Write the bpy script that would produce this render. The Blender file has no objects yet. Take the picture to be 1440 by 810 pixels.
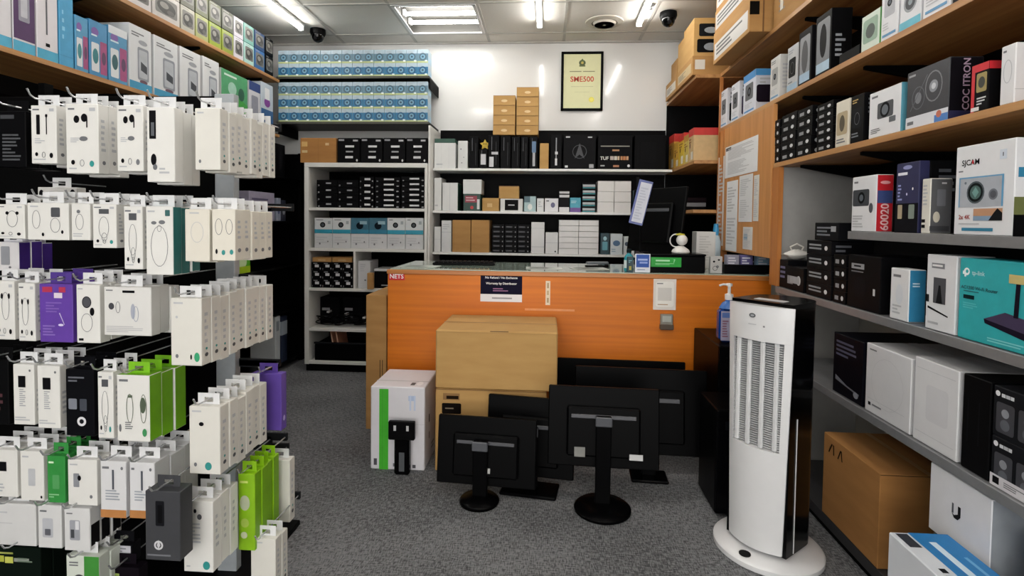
import bpy, math, random
from mathutils import Matrix, Vector
random.seed(7)
SC = bpy.context.scene
COL = SC.collection

# ------------------------------------------------------------------ camera, world, exposure
F, CX, CY = 760.0, 720.0, 337.0
CAMZ = 1.2
RM = (Matrix.Rotation(math.radians(3.75), 3, 'Z') @ Matrix.Rotation(math.radians(88.0), 3, 'X')
      @ Matrix.Rotation(math.radians(0.7), 3, 'Z'))
cd = bpy.data.cameras.new('camera')
cam = bpy.data.objects.new('camera', cd)
COL.objects.link(cam)
cam.matrix_world = Matrix.Translation((0, 0, CAMZ)) @ RM.to_4x4()
cd.sensor_fit = 'HORIZONTAL'
cd.sensor_width = 36.0
cd.lens = 36.0 * F / 1440.0
cd.shift_y = (CY - 405.0) / 1440.0
cd.clip_start = 0.02
SC.camera = cam

W = bpy.data.worlds.new('world')
SC.world = W
W.use_nodes = True
W.node_tree.nodes['Background'].inputs[0].default_value = (1.0, 0.98, 0.95, 1)
W.node_tree.nodes['Background'].inputs[1].default_value = 2.7
TUBE_STRENGTH = 20.0
SC.view_settings.view_transform = 'Standard'
SC.view_settings.look = 'None'
SC.view_settings.gamma = 1.0
SC.view_settings.use_curve_mapping = False
SC.view_settings.exposure = 0.62


def on(ax, px, py, val):
    """point where the sight line of a photo pixel meets the plane x / y / z = val"""
    d = RM @ Vector(((px - CX) / F, -(py - CY) / F, -1.0))
    o = Vector((0, 0, CAMZ))
    return o + d * ((val - o[ax]) / d[ax])


# ------------------------------------------------------------------ materials
MATS = {}


def lin(h):
    h = h.lstrip('#')
    out = []
    for i in (0, 2, 4):
        c = int(h[i:i + 2], 16) / 255
        out.append(c / 12.92 if c <= .04045 else ((c + .055) / 1.055) ** 2.4)
    return out


def M(col, rough=.5, metal=0.0, coat=0.0, var=.06, scale=30.0, alpha=1.0, trans=0.0, bump=0.0):
    key = (col, rough, metal, coat, var, scale, alpha, trans, bump)
    if key in MATS:
        return MATS[key]
    m = bpy.data.materials.new('paint_' + col.lstrip('#'))
    m.use_nodes = True
    nt = m.node_tree
    b = nt.nodes['Principled BSDF']
    c = lin(col)
    lum = sum(c) / 3
    if lum > .5:
        var = min(var, .015)
    if lum < .03:
        c = [x * .45 for x in c]
        b.inputs['Specular IOR Level'].default_value = .07
    tc = nt.nodes.new('ShaderNodeTexCoord')
    nz = nt.nodes.new('ShaderNodeTexNoise')
    nz.inputs['Scale'].default_value = scale
    nt.links.new(tc.outputs['Object'], nz.inputs['Vector'])
    rp = nt.nodes.new('ShaderNodeValToRGB')
    rp.color_ramp.elements[0].position = .3
    rp.color_ramp.elements[1].position = .7
    rp.color_ramp.elements[0].color = [x * (1 - var) for x in c] + [1]
    rp.color_ramp.elements[1].color = [min(1, x * (1 + var)) for x in c] + [1]
    nt.links.new(nz.outputs['Fac'], rp.inputs['Fac'])
    nt.links.new(rp.outputs['Color'], b.inputs['Base Color'])
    b.inputs['Roughness'].default_value = rough
    b.inputs['Metallic'].default_value = metal
    b.inputs['Coat Weight'].default_value = coat
    b.inputs['Coat Roughness'].default_value = .08
    b.inputs['Alpha'].default_value = alpha
    b.inputs['Transmission Weight'].default_value = trans
    if bump:
        bp = nt.nodes.new('ShaderNodeBump')
        bp.inputs['Strength'].default_value = bump
        bp.inputs['Distance'].default_value = .004
        nt.links.new(nz.outputs['Fac'], bp.inputs['Height'])
        nt.links.new(bp.outputs['Normal'], b.inputs['Normal'])
    MATS[key] = m
    return m


def grain(name, c1, c2, scale, rough=.4, coat=0.0, detail=6, bump=0.0):
    """streaky material: noise stretched along one axis (wood laminate, board, cloth)"""
    if name in MATS:
        return MATS[name]
    m = bpy.data.materials.new(name)
    m.use_nodes = True
    nt = m.node_tree
    b = nt.nodes['Principled BSDF']
    tc = nt.nodes.new('ShaderNodeTexCoord')
    mp = nt.nodes.new('ShaderNodeMapping')
    mp.inputs['Scale'].default_value = scale
    nz = nt.nodes.new('ShaderNodeTexNoise')
    nz.inputs['Scale'].default_value = 1.0
    nz.inputs['Detail'].default_value = detail
    rp = nt.nodes.new('ShaderNodeValToRGB')
    rp.color_ramp.elements[0].position = .32
    rp.color_ramp.elements[1].position = .68
    rp.color_ramp.elements[0].color = lin(c1) + [1]
    rp.color_ramp.elements[1].color = lin(c2) + [1]
    nt.links.new(tc.outputs['Object'], mp.inputs['Vector'])
    nt.links.new(mp.outputs['Vector'], nz.inputs['Vector'])
    nt.links.new(nz.outputs['Fac'], rp.inputs['Fac'])
    nt.links.new(rp.outputs['Color'], b.inputs['Base Color'])
    b.inputs['Roughness'].default_value = rough
    b.inputs['Coat Weight'].default_value = coat
    b.inputs['Coat Roughness'].default_value = .15
    if bump:
        bp = nt.nodes.new('ShaderNodeBump')
        bp.inputs['Strength'].default_value = bump
        bp.inputs['Distance'].default_value = .004
        nt.links.new(nz.outputs['Fac'], bp.inputs['Height'])
        nt.links.new(bp.outputs['Normal'], b.inputs['Normal'])
    MATS[name] = m
    return m


def glow(name, col, strength):
    if name in MATS:
        return MATS[name]
    m = bpy.data.materials.new(name)
    m.use_nodes = True
    nt = m.node_tree
    nt.nodes.clear()
    e = nt.nodes.new('ShaderNodeEmission')
    e.inputs[0].default_value = col
    e.inputs[1].default_value = strength
    o = nt.nodes.new('ShaderNodeOutputMaterial')
    nt.links.new(e.outputs[0], o.inputs[0])
    MATS[name] = m
    return m


COUNTER = grain('orange_laminate', '#cc6a00', '#dd7a06', (1.2, 1.2, 45), .5, 0.0)
WOODX = grain('shelf_wood', '#99683a', '#c0905a', (30, 1.5, 30), .45)
WOODV = grain('shelf_wood_upright', '#a5642c', '#c07c3c', (30, 30, 1.5), .45)
CARD = grain('brown_cardboard', '#a67b47', '#b28750', (5, 5, 22), .85)
CARD2 = grain('pale_cardboard', '#b38b52', '#bd965c', (5, 5, 22), .85)
CARDD = grain('deep_cardboard', '#9a6a36', '#a8763e', (5, 5, 22), .85)
WHITE = M('#e4e4e4', .45, var=.02)
BLACK = M('#0b0b0d', .5)
BLACKM = M('#060607', .7)
STEEL = M('#8f9092', .35, metal=.6)


# ------------------------------------------------------------------ mesh builder
class MB:
    def __init__(s):
        s.v, s.f, s.mi, s.mats, s.sm = [], [], [], [], []

    def idx(s, m):
        if m not in s.mats:
            s.mats.append(m)
        return s.mats.index(m)

    def add(s, vs, fs, m, smooth=False):
        o = len(s.v)
        s.v += [tuple(x) for x in vs]
        k = s.idx(m)
        for f in fs:
            s.f.append([o + i for i in f])
            s.mi.append(k)
            s.sm.append(smooth)

    def box(s, a, b, m, bev=.0015, fm=None):
        """chamfered box between corners a and b; fm gives face materials (-x,+x,-y,+y,-z,+z)"""
        a, b = [min(p, q) for p, q in zip(a, b)], [max(p, q) for p, q in zip(a, b)]
        e = min(bev, min(q - p for p, q in zip(a, b)) * .45)
        V, ix = [], {}
        for i in (0, 1):
            for j in (0, 1):
                for k in (0, 1):
                    c = [(a, b)[i][0], (a, b)[j][1], (a, b)[k][2]]
                    sg = [1 - 2 * i, 1 - 2 * j, 1 - 2 * k]
                    for ax in range(3):
                        p = [c[q] + (0 if q == ax else sg[q] * e) for q in range(3)]
                        ix[(i, j, k, ax)] = len(V)
                        V.append(p)
        fs, fmat = [], []
        ctr = [(p + q) / 2 for p, q in zip(a, b)]

        def put(f, mm):
            p = [Vector(V[i]) for i in f]
            n = (p[1] - p[0]).cross(p[2] - p[0])
            c = sum(p, Vector()) / len(p) - Vector(ctr)
            fs.append(f if n.dot(c) > 0 else f[::-1])
            fmat.append(mm)
        B = (0, 1)
        for ax in range(3):
            o1, o2 = [q for q in range(3) if q != ax]
            for sd in B:
                q = []
                for (s1, s2) in ((0, 0), (1, 0), (1, 1), (0, 1)):
                    t = [0, 0, 0]
                    t[ax], t[o1], t[o2] = sd, s1, s2
                    q.append(ix[(t[0], t[1], t[2], ax)])
                put(q, (fm or {}).get('-+'[sd] + 'xyz'[ax], m))
            for s1 in B:
                for s2 in B:
                    q = []
                    for (e0, aa) in ((0, o1), (1, o1), (1, o2), (0, o2)):
                        t = [0, 0, 0]
                        t[ax], t[o1], t[o2] = e0, s1, s2
                        q.append(ix[(t[0], t[1], t[2], aa)])
                    put(q, m)
        for i in B:
            for j in B:
                for k in B:
                    put([ix[(i, j, k, q)] for q in range(3)], m)
        o = len(s.v)
        s.v += [tuple(x) for x in V]
        for f, mm in zip(fs, fmat):
            s.f.append([o + i for i in f])
            s.mi.append(s.idx(mm))
            s.sm.append(False)
        return s

    def ring(s, p, d, r, n):
        d = Vector(d).normalized()
        u = d.orthogonal().normalized()
        w = d.cross(u)
        return [Vector(p) + u * r * math.cos(2 * math.pi * i / n) + w * r * math.sin(2 * math.pi * i / n) for i in range(n)]

    def cyl(s, p0, p1, r, m, n=14, r2=None):
        p0, p1 = Vector(p0), Vector(p1)
        r2 = r if r2 is None else r2
        A, B = s.ring(p0, p1 - p0, r, n), s.ring(p1, p1 - p0, r2, n)
        s.add(A + B, [[i, (i + 1) % n, n + (i + 1) % n, n + i] for i in range(n)], m, True)
        s.add(A, [list(range(n))[::-1]], m)
        s.add(B, [list(range(n))], m)
        return s

    def tube(s, pts, r, m, n=6):
        pts = [Vector(p) for p in pts]
        vs, fs = [], []
        u = None
        for i, p in enumerate(pts):
            d = (pts[min(i + 1, len(pts) - 1)] - pts[max(i - 1, 0)]).normalized()
            if u is None:
                u = d.orthogonal().normalized()
            u = (u - d * u.dot(d))
            u = u.normalized() if u.length > 1e-6 else d.orthogonal().normalized()
            w = d.cross(u)
            vs += [p + u * r * math.cos(2 * math.pi * k / n) + w * r * math.sin(2 * math.pi * k / n) for k in range(n)]
        for i in range(len(pts) - 1):
            for k in range(n):
                fs.append([i * n + k, i * n + (k + 1) % n, (i + 1) * n + (k + 1) % n, (i + 1) * n + k])
        s.add(vs, fs, m, True)
        s.add(vs[:n], [list(range(n))[::-1]], m)
        s.add(vs[-n:], [list(range(n))], m)
        return s

    def lathe(s, prof, m, n=28, c=(0, 0, 0), sx=1, sy=1):
        vs, fs = [], []
        for (r, z) in prof:
            vs += [(c[0] + sx * r * math.cos(2 * math.pi * k / n), c[1] + sy * r * math.sin(2 * math.pi * k / n), c[2] + z) for k in range(n)]
        for i in range(len(prof) - 1):
            for k in range(n):
                fs.append([i * n + k, i * n + (k + 1) % n, (i + 1) * n + (k + 1) % n, (i + 1) * n + k])
        s.add(vs, fs, m, True)
        if prof[0][0] > 1e-5:
            s.add(vs[:n], [list(range(n))[::-1]], m)
        if prof[-1][0] > 1e-5:
            s.add(vs[-n:], [list(range(n))], m)
        return s

    def prism(s, poly, z0, z1, m, smooth=False, top=None):
        n = len(poly)
        vs = [(x, y, z0) for x, y in poly] + [(x, y, z1) for x, y in poly]
        s.add(vs, [[i, (i + 1) % n, n + (i + 1) % n, n + i] for i in range(n)], m, smooth)
        s.add(vs[:n], [list(range(n))[::-1]], m)
        s.add(vs[n:], [list(range(n))], top or m)
        return s

    def mesh(s, name):
        me = bpy.data.meshes.new(name)
        me.from_pydata(s.v, [], s.f)
        for m in s.mats:
            me.materials.append(m)
        me.polygons.foreach_set('material_index', s.mi)
        me.polygons.foreach_set('use_smooth', s.sm)
        if any(s.sm):
            me.set_sharp_from_angle(angle=math.radians(40))
        me.update()
        return me

    def build(s, name, parent=None, loc=(0, 0, 0), rz=0.0):
        return link(name, s.mesh(name), parent, loc, rz)


def link(name, me, parent=None, loc=(0, 0, 0), rz=0.0):
    o = bpy.data.objects.new(name, me)
    COL.objects.link(o)
    o.location = loc
    o.rotation_euler = (0, 0, rz)
    if parent:
        o.parent = parent
    return o


def tag(o, label, cat, group=None, kind=None):
    o['label'] = label
    o['category'] = cat
    if group:
        o['group'] = group
    if kind:
        o['kind'] = kind
    return o


def empty(name, label, cat, loc=(0, 0, 0), rz=0.0, group=None):
    return tag(link(name, None, None, loc, rz), label, cat, group)


def struct(o, label=None):
    o['kind'] = 'structure'
    if label:
        o['label'] = label
    return o


# ------------------------------------------------------------------ flat print
TXT = {}


def text_mesh(t):
    if t not in TXT:
        cu = bpy.data.curves.new('lettering', 'FONT')
        cu.body = t
        cu.resolution_u = 3
        cu.offset = .018
        o = bpy.data.objects.new('lettering', cu)
        me = o.to_mesh()
        vs = [(v.co.x, v.co.y) for v in me.vertices]
        fs = [list(p.vertices) for p in me.polygons]
        o.to_mesh_clear()
        bpy.data.objects.remove(o)
        bpy.data.curves.remove(cu)
        x0, x1 = min(v[0] for v in vs), max(v[0] for v in vs)
        y0, y1 = min(v[1] for v in vs), max(v[1] for v in vs)
        TXT[t] = ([((x - x0) / (y1 - y0), (y - y0) / (y1 - y0)) for x, y in vs], fs, (x1 - x0) / (y1 - y0))
    return TXT[t]


class Face:
    def __init__(s, mb, o, u, v, w, h):
        s.mb, s.o, s.u, s.v, s.w, s.h = mb, Vector(o), Vector(u), Vector(v), w, h
        s.n = s.u.cross(s.v)
        s.k = 0

    def poly(s, pts, mat, faces=None):
        s.k += 1
        vs = [s.o + s.u * (p[0] * s.w) + s.v * (p[1] * s.h) + s.n * (.0005 + .00004 * s.k) for p in pts]
        s.mb.add(vs, faces or [list(range(len(pts)))], mat)

    def draw(s, d):
        k = d[0]
        mat = d[-1] if not isinstance(d[-1], str) else M(d[-1], .5)
        if k == 'r':
            a, b, c, e = d[1:5]
            s.poly([(a, b), (c, b), (c, e), (a, e)], mat)
        elif k == 'rr':      # rounded rectangle
            a, b, c, e = d[1:5]
            r = .12 * min((c - a) * s.w, (e - b) * s.h)
            ru, rv = r / s.w, r / s.h
            pts = []
            for (cx, cy, t0) in ((c - ru, b + rv, -90), (c - ru, e - rv, 0), (a + ru, e - rv, 90), (a + ru, b + rv, 180)):
                for q in (0, 45, 90):
                    t = math.radians(t0 + q)
                    pts.append((cx + ru * math.cos(t), cy + rv * math.sin(t)))
            s.poly(pts, mat)
        elif k == 'e':
            a, b, ru, rv = d[1:5]
            s.poly([(a + ru * math.cos(t * .3927), b + rv * math.sin(t * .3927)) for t in range(16)], mat)
        elif k == 'c':       # true circle, radius as share of width
            a, b, r = d[1:4]
            rv = r * s.w / s.h
            s.poly([(a + r * math.cos(t * .3142), b + rv * math.sin(t * .3142)) for t in range(20)], mat)
        elif k == 'o':       # outline ring ellipse
            a, b, ru, rv, th = d[1:6]
            n = 18
            tu, tv = th / s.w, th / s.h
            pts = [(a + ru * math.cos(t * 2 * math.pi / n), b + rv * math.sin(t * 2 * math.pi / n)) for t in range(n)]
            pts += [(a + (ru - tu) * math.cos(t * 2 * math.pi / n), b + (rv - tv) * math.sin(t * 2 * math.pi / n)) for t in range(n)]
            s.poly(pts, mat, [[i, (i + 1) % n, n + (i + 1) % n, n + i] for i in range(n)])
        elif k == 'p':
            s.poly(d[1], mat)
        elif k in ('t', 'tv'):     # lettering: text, centre u, centre v, height share; tv runs upward
            vs, fs, asp = text_mesh(d[1])
            hh = d[4] * (s.h if k == 't' else s.w)
            room = (2 * min(d[2], 1 - d[2]) * s.w if k == 't' else 2 * min(d[3], 1 - d[3]) * s.h) * .94
            hh = min(hh, room / asp)
            if k == 't':
                pts = [(d[2] + (x - asp / 2) * hh / s.w, d[3] + (y - .5) * hh / s.h) for x, y in vs]
            else:
                pts = [(d[2] - (y - .5) * hh / s.w, d[3] + (x - asp / 2) * hh / s.h) for x, y in vs]
            s.poly(pts, mat, fs)
        elif k == 'l':       # lines of small print
            a, b, c, e, n = d[1:6]
            st = (e - b) / n
            for i in range(n):
                x = a + (c - a) * random.uniform(.45, 1)
                s.poly([(a, e - st * (i + .7)), (x, e - st * (i + .7)), (x, e - st * (i + .2)), (a, e - st * (i + .2))], mat)


def faces_of(mb, w, d, h):
    return {'f': Face(mb, (-w / 2, -d / 2, 0), (1, 0, 0), (0, 0, 1), w, h),
            'r': Face(mb, (w / 2, -d / 2, 0), (0, 1, 0), (0, 0, 1), d, h),
            'l': Face(mb, (-w / 2, d / 2, 0), (0, -1, 0), (0, 0, 1), d, h),
            'b': Face(mb, (w / 2, d / 2, 0), (-1, 0, 0), (0, 0, 1), w, h),
            't': Face(mb, (-w / 2, -d / 2, h), (1, 0, 0), (0, 1, 0), w, d)}


def mat_of(c, rough=.45):
    return M(c, rough) if isinstance(c, str) else c


def pack_mesh(name, w, d, h, col, decs=(), fc=None, bev=.002):
    """carton or retail box: chamfered body, lid seam along the top, printed faces; front faces local -y, base at z=0"""
    mb = MB()
    fm = {{'f': '-y', 'r': '+x', 'l': '-x', 't': '+z', 'b': '+y'}[k]: mat_of(v) for k, v in (fc or {}).items()}
    mb.box((-w / 2, -d / 2, 0), (w / 2, d / 2, h), mat_of(col), bev, fm)
    fs = faces_of(mb, w, d, h)
    for dd in decs:
        fs[dd[0]].draw(dd[1:])
    return mb.mesh(name)


def pack(name, label, cat, loc, rz, w, d, h, col, decs=(), group=None, fc=None, bev=.002):
    o = link(name, pack_mesh(name, w, d, h, col, decs, fc, bev), None, loc, rz)
    return tag(o, label, cat, group)


def dup(o, loc, rz=None, label=None, group=None):
    c = o.copy()
    COL.objects.link(c)
    c.location = loc
    if rz is not None:
        c.rotation_euler = (0, 0, rz)
    if label:
        c['label'] = label
    if group:
        c['group'] = group
    for ch in o.children:
        k = ch.copy()
        COL.objects.link(k)
        k.parent = c
    return c


DK, GR, LG, TEAL = '#1c1c20', '#6c6e72', '#b4b6ba', '#2b8a86'


def art_ear(seed, dark=DK):
    """earphone pack print: brand line, cord loop, two buds, specification icons"""
    r = random.Random(seed)
    a = [('f', 'l', .08, .90, .42, .95, 1, GR), ('f', 'r', .74, .895, .92, .945, LG)]
    cx, cy = r.uniform(.38, .6), r.uniform(.5, .6)
    kind = seed % 4
    if kind == 0:
        a += [('f', 'o', cx, cy, .2, .24, .0014, GR), ('f', 'e', cx - .18, cy + .17, .06, .05, dark), ('f', 'e', cx + .18, cy + .17, .06, .05, dark)]
    elif kind == 1:
        a += [('f', 'e', .34, .78, .09, .055, dark), ('f', 'e', .58, .8, .1, .06, dark), ('f', 'r', .64, .66, .68, .8, dark), ('f', 'e', .55, .5, .13, .035, GR), ('f', 'l', .15, .44, .45, .52, 3, LG)]
    elif kind == 2:
        a += [('f', 'r', .28, .78, .7, .89, '#4a4c50'), ('f', 'o', .48, .47, .22, .25, .0013, GR), ('f', 'o', .5, .25, .12, .1, .0013, GR)]
    else:
        a += [('f', 'rr', .22, .5, .36, .84, dark), ('f', 'r', .6, .5, .64, .82, dark), ('f', 'e', .62, .82, .05, .03, dark), ('f', 'l', .15, .34, .6, .44, 3, LG)]
    a += [('f', 'e', .22, .16, .06, .035, dark), ('f', 'o', .5, .15, .07, .05, .0014, GR), ('f', 'e', .8, .14, .07, .045, r.choice([TEAL, dark, GR]))]
    a += [('f', 'l', .1, .05, .6, .09, 1, LG), ('r', 'l', .25, .3, .7, .8, 6, LG), ('r', 'e', .5, .16, .16, .03, GR)]
    return a


def art_box(seed, pic='#54575c', acc='#5a8fb8'):
    """gadget box print: brand line, product picture with lens, accent strip"""
    r = random.Random(seed)
    return [('f', 'l', .1, .84, .6, .93, 2, GR), ('f', 'rr', .18, .34, .82, .74, pic), ('f', 'c', .5, .54, .14, '#16181c'),
            ('f', 'c', .5, .54, .08, '#39424e'), ('f', 'l', .12, .14, .8, .26, 3, LG), ('f', 'r', .1, .05, .9, .09, acc),
            ('r', 'l', .2, .2, .8, .8, 7, LG), ('l', 'l', .2, .2, .8, .8, 7, LG)]


def art_dark(seed, acc='#8f949c'):
    r = random.Random(seed)
    return [('f', 'l', .12, .82, .6, .92, 2, acc), ('f', 'rr', .15, .3, .85, .72, '#26282d'), ('f', 'o', .5, .5, .2, .13, .002, '#55585e'),
            ('f', 'l', .12, .1, .7, .22, 2, '#6f737a'), ('r', 'l', .2, .55, .8, .9, 4, '#5d6168'), ('l', 'l', .2, .55, .8, .9, 4, '#5d6168')]


def art_carton(tape='t'):
    a = [('t', 'r', 0, .46, 1, .54, M('#b99463', .3)), ('f', 'r', 0, .985, 1, .992, '#6e4a22')]
    return a


ORD = ['first', 'second', 'third', 'fourth', 'fifth', 'sixth', 'seventh', 'eighth', 'ninth', 'tenth', 'eleventh', 'twelfth', 'thirteenth', 'fourteenth']

# ------------------------------------------------------------------ room shell
XL, XR, YB, YF, ZC = -2.45, 1.5, 4.5, -2.6, 2.67


def carpet():
    m = bpy.data.materials.new('grey_carpet')
    m.use_nodes = True
    nt = m.node_tree
    b = nt.nodes['Principled BSDF']
    tc = nt.nodes.new('ShaderNodeTexCoord')

    def noise(sc, det):
        mp = nt.nodes.new('ShaderNodeMapping')
        mp.inputs['Scale'].default_value = sc
        n = nt.nodes.new('ShaderNodeTexNoise')
        n.inputs['Scale'].default_value = 1
        n.inputs['Detail'].default_value = det
        nt.links.new(tc.outputs['Object'], mp.inputs['Vector'])
        nt.links.new(mp.outputs['Vector'], n.inputs['Vector'])
        return n
    n1, n2, n3 = noise((260, 45, 1), 3), noise((40, 240, 1), 3), noise((2, 2, 1), 2)
    add = nt.nodes.new('ShaderNodeMath')
    add.operation = 'ADD'
    nt.links.new(n1.outputs['Fac'], add.inputs[0])
    nt.links.new(n2.outputs['Fac'], add.inputs[1])
    ad2 = nt.nodes.new('ShaderNodeMath')
    ad2.operation = 'MULTIPLY_ADD'
    ad2.inputs[1].default_value = .4
    nt.links.new(n3.outputs['Fac'], ad2.inputs[0])
    nt.links.new(add.outputs[0], ad2.inputs[2])
    rp = nt.nodes.new('ShaderNodeValToRGB')
    e = rp.color_ramp.elements
    e[0].position, e[1].position = .78, 1.0
    e[0].color = lin('#3f4042') + [1]
    e[1].color = lin('#7d7e80') + [1]
    rp.color_ramp.elements.new(.999)
    sc = nt.nodes.new('ShaderNodeMath')
    sc.operation = 'MULTIPLY'
    sc.inputs[1].default_value = .75
    nt.links.new(ad2.outputs[0], sc.inputs[0])
    nt.links.new(sc.outputs[0], rp.inputs['Fac'])
    nt.links.new(rp.outputs['Color'], b.inputs['Base Color'])
    b.inputs['Roughness'].default_value = .95
    bp = nt.nodes.new('ShaderNodeBump')
    bp.inputs['Strength'].default_value = .5
    bp.inputs['Distance'].default_value = .003
    nt.links.new(add.outputs[0], bp.inputs['Height'])
    nt.links.new(bp.outputs['Normal'], b.inputs['Normal'])
    return m


struct(MB().box((XL - .1, YF, -.1), (XR + .1, YB + .1, 0), carpet(), 0).build('floor'), 'dark grey woven carpet floor of the shop')
struct(MB().box((XL - .1, YB, 0), (XR + .1, YB + .1, ZC + .1), M('#e2e2e0', .16, coat=.5, var=.01, scale=3), 0).build('wall_back'), 'glossy white back wall')
struct(MB().box((XL - .1, YF, 0), (XL, YB, ZC + .1), M('#242426', .6, var=.03), 0).build('wall_left'), 'dark grey left wall behind the shelves')
struct(MB().box((XR, YF, 0), (XR + .1, YB, ZC + .1), M('#c9c5bb', .6, var=.03), 0).build('wall_right'), 'off-white right wall behind the shelves')
ceil = struct(MB().box((XL - .1, YF, ZC + .14), (XR + .1, YB + .1, ZC + .2), M('#c9c8c4', .8), 0).build('ceiling'), 'suspended white tile ceiling')

GX = [.11 + .61 * k for k in range(-5, 4)]
GY = [4.28 - .6 * k for k in range(0, 12)]
TROFF = []
xs = [XL] + [x for x in GX if XL + .05 < x < XR - .05] + [XR]
ys = sorted([YB] + [y for y in GY if y > YF + .05] + [YF])
TILE = M('#e6e3dc', .85, var=.02, scale=90, bump=.15)
for i in range(len(xs) - 1):
    for j in range(len(ys) - 1):
        tro = abs(xs[i] - (-.5 - .61)) < .02 and any(abs(ys[j] - y) < .02 for y in (3.68, 1.28, -1.12))
        if tro:
            TROFF.append((xs[i], xs[i + 1], ys[j], ys[j + 1]))
            continue
        g = .009
        MB().box((xs[i] + g, ys[j] + g, ZC + .002), (xs[i + 1] - g, ys[j + 1] - g, ZC + .014), TILE, .002).build('ceiling_tile', ceil)
TB = M('#bdbbb5', .5)
for x in xs[1:-1]:
    MB().box((x - .011, YF, ZC - .002), (x + .011, YB, ZC + .004), TB, .001).build('grid_bar', ceil)
for y in ys[1:-1]:
    MB().box((XL, y - .011, ZC - .0035), (XR, y + .011, ZC + .003), TB, .001).build('grid_bar', ceil)
MB().box((XL, YB - .02, ZC - .012), (XR, YB - .0005, ZC + .012), TB, .001).build('edge_trim', ceil)

TUBE = glow('tube_glow', (1, .97, .92, 1), TUBE_STRENGTH)


def troffer(x0, x1, y0, y1, label):
    t = empty('ceiling_light', label, 'ceiling light', ((x0 + x1) / 2, (y0 + y1) / 2, ZC), 0, 'recessed ceiling lights')
    w, d = (x1 - x0) / 2 - .014, (y1 - y0) / 2 - .014
    hs = MB()
    wm = M('#403f3b', .6, var=.01)
    hs.box((-w, -d, .09), (w, d, .095), wm, 0)
    for s_ in (-1, 1):
        hs.box((s_ * w, -d, .0), (s_ * (w - .006), d, .09), wm, 0)
        hs.box((-w, s_ * d, .0), (w, s_ * (d - .006), .09), wm, 0)
    hs.build('housing', t)
    fr = MB()
    for s_ in (-1, 1):
        fr.box((s_ * (w + .004), -d, -.008), (s_ * (w - .02), d, 0), WHITE, .001)
        fr.box((-w, s_ * (d + .004), -.008), (w, s_ * (d - .02), 0), WHITE, .001)
    fr.build('frame', t)
    for k in (-1, 0, 1):
        MB().cyl((-w + .03, k * .17, .045), (w - .03, k * .17, .045), .014, TUBE, 12).build('tube', t)
        for s_ in (-1, 1):
            MB().box((s_ * (w - .03), k * .17 - .018, .028), (s_ * (w - .008), k * .17 + .018, .075), WHITE).build('tube_socket', t)


for i, (a, b, c, d) in enumerate(sorted(TROFF, key=lambda q: -q[2])):
    troffer(a, b, c, d, ['recessed three-tube light panel in the ceiling above the blue camera boxes', 'recessed three-tube light panel overhead in mid shop', 'recessed three-tube light panel near the shop front'][i % 3])


def batten(x, y0, y1, label):
    t = empty('batten_light', label, 'ceiling light', (x, (y0 + y1) / 2, ZC - .004), 0, 'linear batten lights')
    L = (y1 - y0) / 2
    MB().box((-.02, -L, -.02), (.02, L, 0), WHITE, .002).build('housing', t)
    MB().cyl((0, -L + .012, -.034), (0, L - .012, -.034), .0155, TUBE, 12).build('tube', t)
    for s_ in (-1, 1):
        MB().box((-.02, s_ * L, -.05), (.02, s_ * (L - .012), -.02), WHITE).build('end_cap', t)


for nm, yy in (('by the back wall', 2.83), ('in mid shop', .95), ('near the shop front', -1.0)):
    for x, wh in ((-1.88, 'slim tube light on the left of the ceiling '), (-.08, 'slim tube light on the middle of the ceiling '), (.64, 'slim tube light on the right of the ceiling ')):
        batten(x, yy, yy + 1.2, wh + nm)

# air vent
p = on(2, 850, 30, ZC)
v = empty('air_vent', 'round ceiling air diffuser with concentric rings', 'vent', (p.x, p.y, ZC))
VM = M('#c3beb2', .5)
MB().lathe([(.14, -.003), (.135, -.010), (.095, -.016), (.09, -.010), (.088, .0)], VM, 32).build('flange', v)
for r_ in (.074, .056, .038):
    MB().lathe([(r_, -.028), (r_ + .012, -.012), (r_ + .010, -.010), (r_ - .002, -.026), (r_, -.028)], VM, 28).build('ring', v)
MB().lathe([(.0, -.030), (.022, -.026), (.022, -.02), (.0, -.02)], VM, 20).build('centre_cap', v)
MB().lathe([(.0, -.0045), (.088, -.0045), (.088, -.0042), (0, -.0042)], M('#6a6254', .8), 24).build('duct', v)


def dome_cam(px, py, label, rz):
    p = on(2, px, py, ZC)
    t = empty('dome_camera', label, 'security camera', (p.x, p.y, ZC), rz, 'ceiling security cameras')
    MB().lathe([(.058, -.004), (.06, -.03), (.052, -.05), (.0, -.05)], M('#141416', .4), 24).build('housing', t)
    MB().lathe([(.047, -.05), (.043, -.075), (.03, -.094), (.012, -.103), (0, -.104)], M('#08080a', .12, coat=.5), 24).build('dome', t)
    MB().cyl((0, -.028, -.075), (0, -.052, -.085), .013, M('#2a2a2e', .2), 12).build('lens', t)


dome_cam(447, 41, 'black dome camera on the ceiling above the blue boxes', 0)
dome_cam(940, 17, 'black dome camera on the ceiling above the brown cartons', 0)
sp = on(2, 915, 6, ZC)
sk = empty('sprinkler', 'small metal sprinkler head on the ceiling', 'sprinkler', (sp.x, sp.y, ZC))
MB().lathe([(.03, -.0035), (.026, -.01), (.009, -.014), (.008, -.03), (0, -.03)], STEEL, 16).build('escutcheon', sk)
MB().cyl((0, 0, -.03), (0, 0, -.034), .014, STEEL, 12).build('deflector', sk)

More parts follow.
